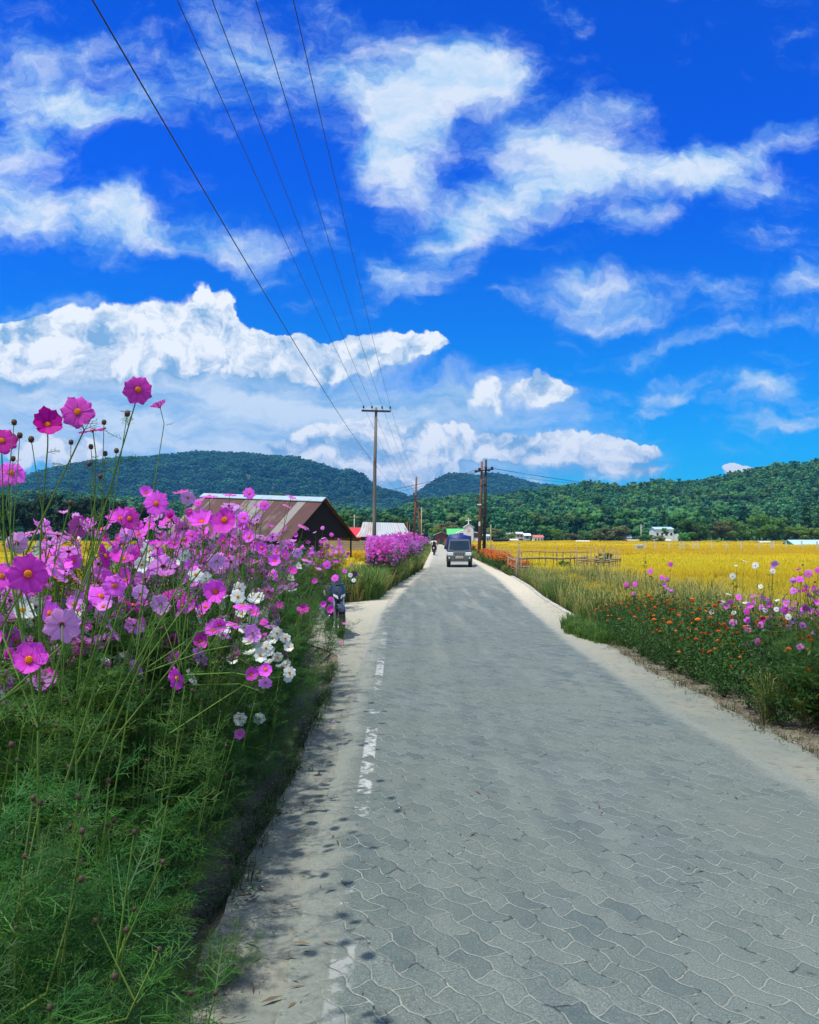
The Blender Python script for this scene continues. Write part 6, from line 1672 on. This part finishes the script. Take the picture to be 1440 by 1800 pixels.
MG = [mari_proto(301+k, (6, 2, 8)[k], 1000, 'dark green marigold bush dotted with orange flowers in the right bed', 'marigold bushes of the right bed') for k in range(3)]
dd = 8.3
while dd < 17.4:
    for k in range(4):
        x = float(sandR(dd))+.42+.40*k+rnd.uniform(-.1, .1)
        h_ = np.interp(dd, [8, 10, 14, 17.5], [1.0, 1.05, .95, .72])*rnd.uniform(.85, 1.1)*(1.0 if k else .8)
        place(MG[(0, 2, 1)[rnd.randrange(3)] if dd > 9.5 else 1], x, dd+rnd.uniform(-.15, .15), h_, wide=rnd.uniform(.9, 1.15))
    dd += .42
for i in range(24):
    dd = 7.1+rnd.random()*2.4; x = 3.95+rnd.random()*1.3+(dd-7)*.1
    place(rnd.choice(LEAFY+SK), x, dd, rnd.uniform(.8, 1.1), wide=1.1, label='feathery green plant in the right bed near the picture edge', group='feathery plants of the right bed')
MF = [mari_proto(341+k, 44, 700, 'marigold bush covered with orange flowers below the twin pole', 'marigold bushes below the twin pole', ls=.03, fr=.034, baked=True) for k in range(2)]
for i in range(42):
    dd = 39+22*(i/42); place(MF[i % 2], float(sandR(dd))+.25+rnd.random()*.7, dd, rnd.uniform(.75, 1.05), wide=1.0)
for i in range(22):
    dd = 85+75*(i/22); place(MF[i % 2], float(sandR(dd))+.4+rnd.random()*.8, dd, rnd.uniform(.9, 1.3), wide=1.3, label='flowering bush on the far right verge beyond the pickup', group='flowering bushes on the far verge')
for (px, py) in ((1216, 1164), (1238, 1153), (1213, 1187), (1317, 1166), (1186, 1068), (1176, 1071), (1260, 1076), (1232, 1072)): pass

# ---- single cosmos flowers over the right bed
HR = [(1312,1136,17,'L','open','f'),(1332,1128,14,'M','open','f'),(1324,1150,11,'M','cup','f'),(1407,1137,14,'L','open','f'),(1289,1094,15,'L','open','f'),(1315,1105,16,'L','open','f'),(1314,1090,14,'M','open','f'),(1313,1075,12,'M','open','f'),(1337,1099,14,'L','open','f'),(1342,1090,13,'M','open','f'),(1278,1066,13,'L','cup','f'),
(1270,1060,10,'W','open','f'),(1290,1077,9,'W','open','f'),(1251,1076,10,'W','cup','f'),(1288,1013,12,'W','open','f'),(1328,994,13,'W','open','f'),(1337,1031,9,'W','open','f'),(1281,1044,11,'W','flat','s'),(1300,1047,9,'W','cup','s'),(1310,1059,11,'W','flat','s'),(1339,1068,11,'L','open','f'),(1353,1063,12,'M','cup','f'),(1345,1073,11,'W','open','u'),
(1382,1060,16,'L','ragged','f'),(1381,1072,15,'M','open','f'),(1367,1057,10,'W','cup','s'),(1365,1071,10,'W','open','f'),(1395,1091,12,'L','open','b'),(1386,1085,12,'W','open','f'),(1362,991,14,'L','open','b'),(1358,998,11,'M','cup','s'),(1359,1004,11,'W','open','f'),(1421,1008,16,'L','open','f'),(1406,1018,13,'M','open','f'),(1394,1021,13,'M','cup','b'),
(1395,1038,14,'L','open','f'),(1404,1000,10,'D','flat','s'),(1432,1040,9,'L','open','b'),(1435,1059,11,'M','cup','f'),(1397,1063,10,'M','cup','s'),(1294,996,8,'W','cup','s'),(1342,1110,8,'W','cup','s'),(1438,1002,12,'M','open','f'),(1310,986,9,'W','flat','s'),
(1101,1028,10,'M','open','f'),(1116,1027,10,'M','open','f'),(1143,1004,10,'M','open','f'),(1164,1015,9,'M','open','f'),(1179,992,9,'M','open','f'),(1168,1028,8,'L','cup','f'),(1172,1036,12,'M','cup','s'),(1181,1040,9,'M','cup','b'),(1114,1043,8,'L','open','f'),(1135,975,6,'D','shut','s'),(1172,1018,7,'M','open','f'),(1120,1022,6,'D','cup','s')]
ri = []
for (px, py, dm, c, sh, at) in HR:
    D = 3.75*F/(px-720)+ (0.5 if px > 1200 else 1.2)+rs5.uniform(0, .8)
    ri.append(dict(p=P3(px, py, D), r=min(dm/2/F*D*1.02, .055), c=c, sh=sh, at=at, px=px, py=py, D=D))
seen = {}
for g in group_items(ri, lambda D: .42):
    c = sum((i['p'] for i in g), Vector())/len(g); root = Vector((c.x+rs5.uniform(-.05, .1), c.y+.05, 0)); root.z = ground_z(root.x, root.y)
    px, py = g[0]['px'], g[0]['py']
    wh = 'standing before the rice left of the marigolds' if px < 1200 else ('low above the grass tuft in the right bed' if py > 1115 else ('near the right edge above the rice' if px > 1385 else ('high over the rice at the right' if py < 1030 else 'amid the right bed of marigolds')))
    lab = describe(g, wh); o = hero_plant(g, root, lab, None, 70, px < 1200, (), True, .0022, .16); seen[lab].append(o)
for lab, os_ in seen.items():
    if len(os_) > 1:
        for o in os_: o['group'] = 'plants: '+lab
for (x, y, h_) in ((4.35, 8.7, 1.25), (4.75, 9.3, 1.45), (5.1, 9.9, 1.4), (4.6, 10.4, 1.3), (5.4, 10.8, 1.45), (4.2, 9.9, 1.15)):
    place(PROT[(0, 1, 3)[int(x*10) % 3]], x, y, h_, wide=.95, label='pink cosmos plant in the right bed near the picture edge', group='pink cosmos plants of the right bed')
# bare dark stalks at the right edge
for (x, y, h_) in ((4.55, 8.9, 1.6), (4.9, 9.3, 1.75)):
    o = thing('cosmos_plant', 'nearly bare dark cosmos stalk with buds at the right edge', 'cosmos plant', (x, y, ground_z(x, y)), 0, 'bare stalks at the right edge')
    st, fol, tips = plant_template(int(x*100), h_, 12, 40, .002, .08, .4); link('stem', st.mesh('stem', m_stemd, True), o); link('foliage', fol, o)
    [link('bud', BUD, o, p, None, .011) for p in tips]
# the straw-green grass tuft
tx, ty = (1348-720)/F*8.25, 8.25
o = thing('grass_tuft', 'upright tuft of long yellow green grass at the right road edge', 'grass tuft', (tx, ty, ground_z(tx, ty)))
V, Fc, _ = blades(60, .055, .58, .0065, 77, .40); mb = MB(); mb.add(V, Fc); mb.build('blades', m_dry, o)
V, Fc, _ = blades(24, .06, .34, .0045, 78, 1.1); mb = MB(); mb.add(V, Fc); mb.build('dead_blades', m_straw, o)
for i in range(4):
    o = thing('dead_stalks', 'tangle of dark dead stalks under the plants at the right edge', 'dead stalks', (3.95+.35*i, 7.9-.12*i, ground_z(4.0, 7.9)), 0, 'dead stalk tangles at the right edge')
    mb = MB(); rr = random.Random(i)
    for k in range(46):
        a = rr.uniform(0, 6.28); L = rr.uniform(.1, .34); p = Vector((rr.gauss(0, .12), rr.gauss(0, .1), rr.random()*.05)); q = p+Vector((L*math.cos(a)*.8, L*math.sin(a)*.5, rr.uniform(.0, .4)*L*2)); mb.tube([p, p.lerp(q, .5)+Vector((0, 0, .02)), q], [.004, .003, .0015], 4, cap=False)
    mb.build('stalks', m_crumb, o)
# fallen petals and blooms
def petal_piece(mi, seed):
    rs = np.random.RandomState(seed); V, Fc = [], []
    a = rs.rand()*6.28; L = .016; b = 0
    V = [(-L, 0, .002), (-L*.3, L*.6, .006), (L, L*.4, .004), (L*.9, -L*.5, .008), (-L*.2, -L*.6, .003)]; return V, [(0, 1, 2, 3, 4)], [mi]
def ptl(rr):
    d = 3.4+rr.random()*8; return (float(sandL(d))+rr.gauss(-.2, .3), d, .008 if rr.random() < 0 else None) if False else ((lambda x: (x, d, ground_z(x, d)+.012))(float(sandL(d))+rr.gauss(-.15, .28)))
field_of('fallen_petals', [petal_piece(0, 1), petal_piece(1, 2)], [m_lil, m_wht], ptl, 40, 'fallen pink and white petals on the dirt and sand', 'petals', 9, .5, 1.1)
def stone(rr):
    d = 2.6+rr.random()*14; s = rr.random() < .6; x = float(sandL(d))-abs(rr.gauss(.15, .2)) if s else float(sandR(d))+abs(rr.gauss(.1, .2)); return (x, d, ground_z(x, d)+.004)
def peb(seed):
    bm = bmesh.new(); bmesh.ops.create_icosphere(bm, subdivisions=1, radius=.014); rs = np.random.RandomState(seed)
    V = [tuple(np.array(v.co)*(.7+.6*rs.rand(3))*np.array((1.2, 1, .6))) for v in bm.verts]; Fc = [tuple(v.index for v in f.verts) for f in bm.faces]; bm.free(); return V, Fc, [0]*len(Fc)
field_of('pebbles', [peb(1), peb(2)], [m_conc], stone, 160, 'small pale pebbles along the road edges', 'pebbles', 10, .3, 1.3)

# ------------------------------------------------------------------ haze
mh, t = newmat('haze')
vp = t.node('ShaderNodeVolumePrincipled'); vp.inputs['Color'].default_value = (0.10, 0.46, 1.0, 1)
vp.inputs['Density'].default_value = 0.00015; vp.inputs['Anisotropy'].default_value = 0.2
o = t.node('ShaderNodeOutputMaterial'); t.l.new(vp.outputs[0], o.inputs['Volume'])
mb = MB(); mb.box((0, 1700, 150), (7200, 3800, 304)); ob = mb.build('haze', mh)
tag(ob, kind='stuff')
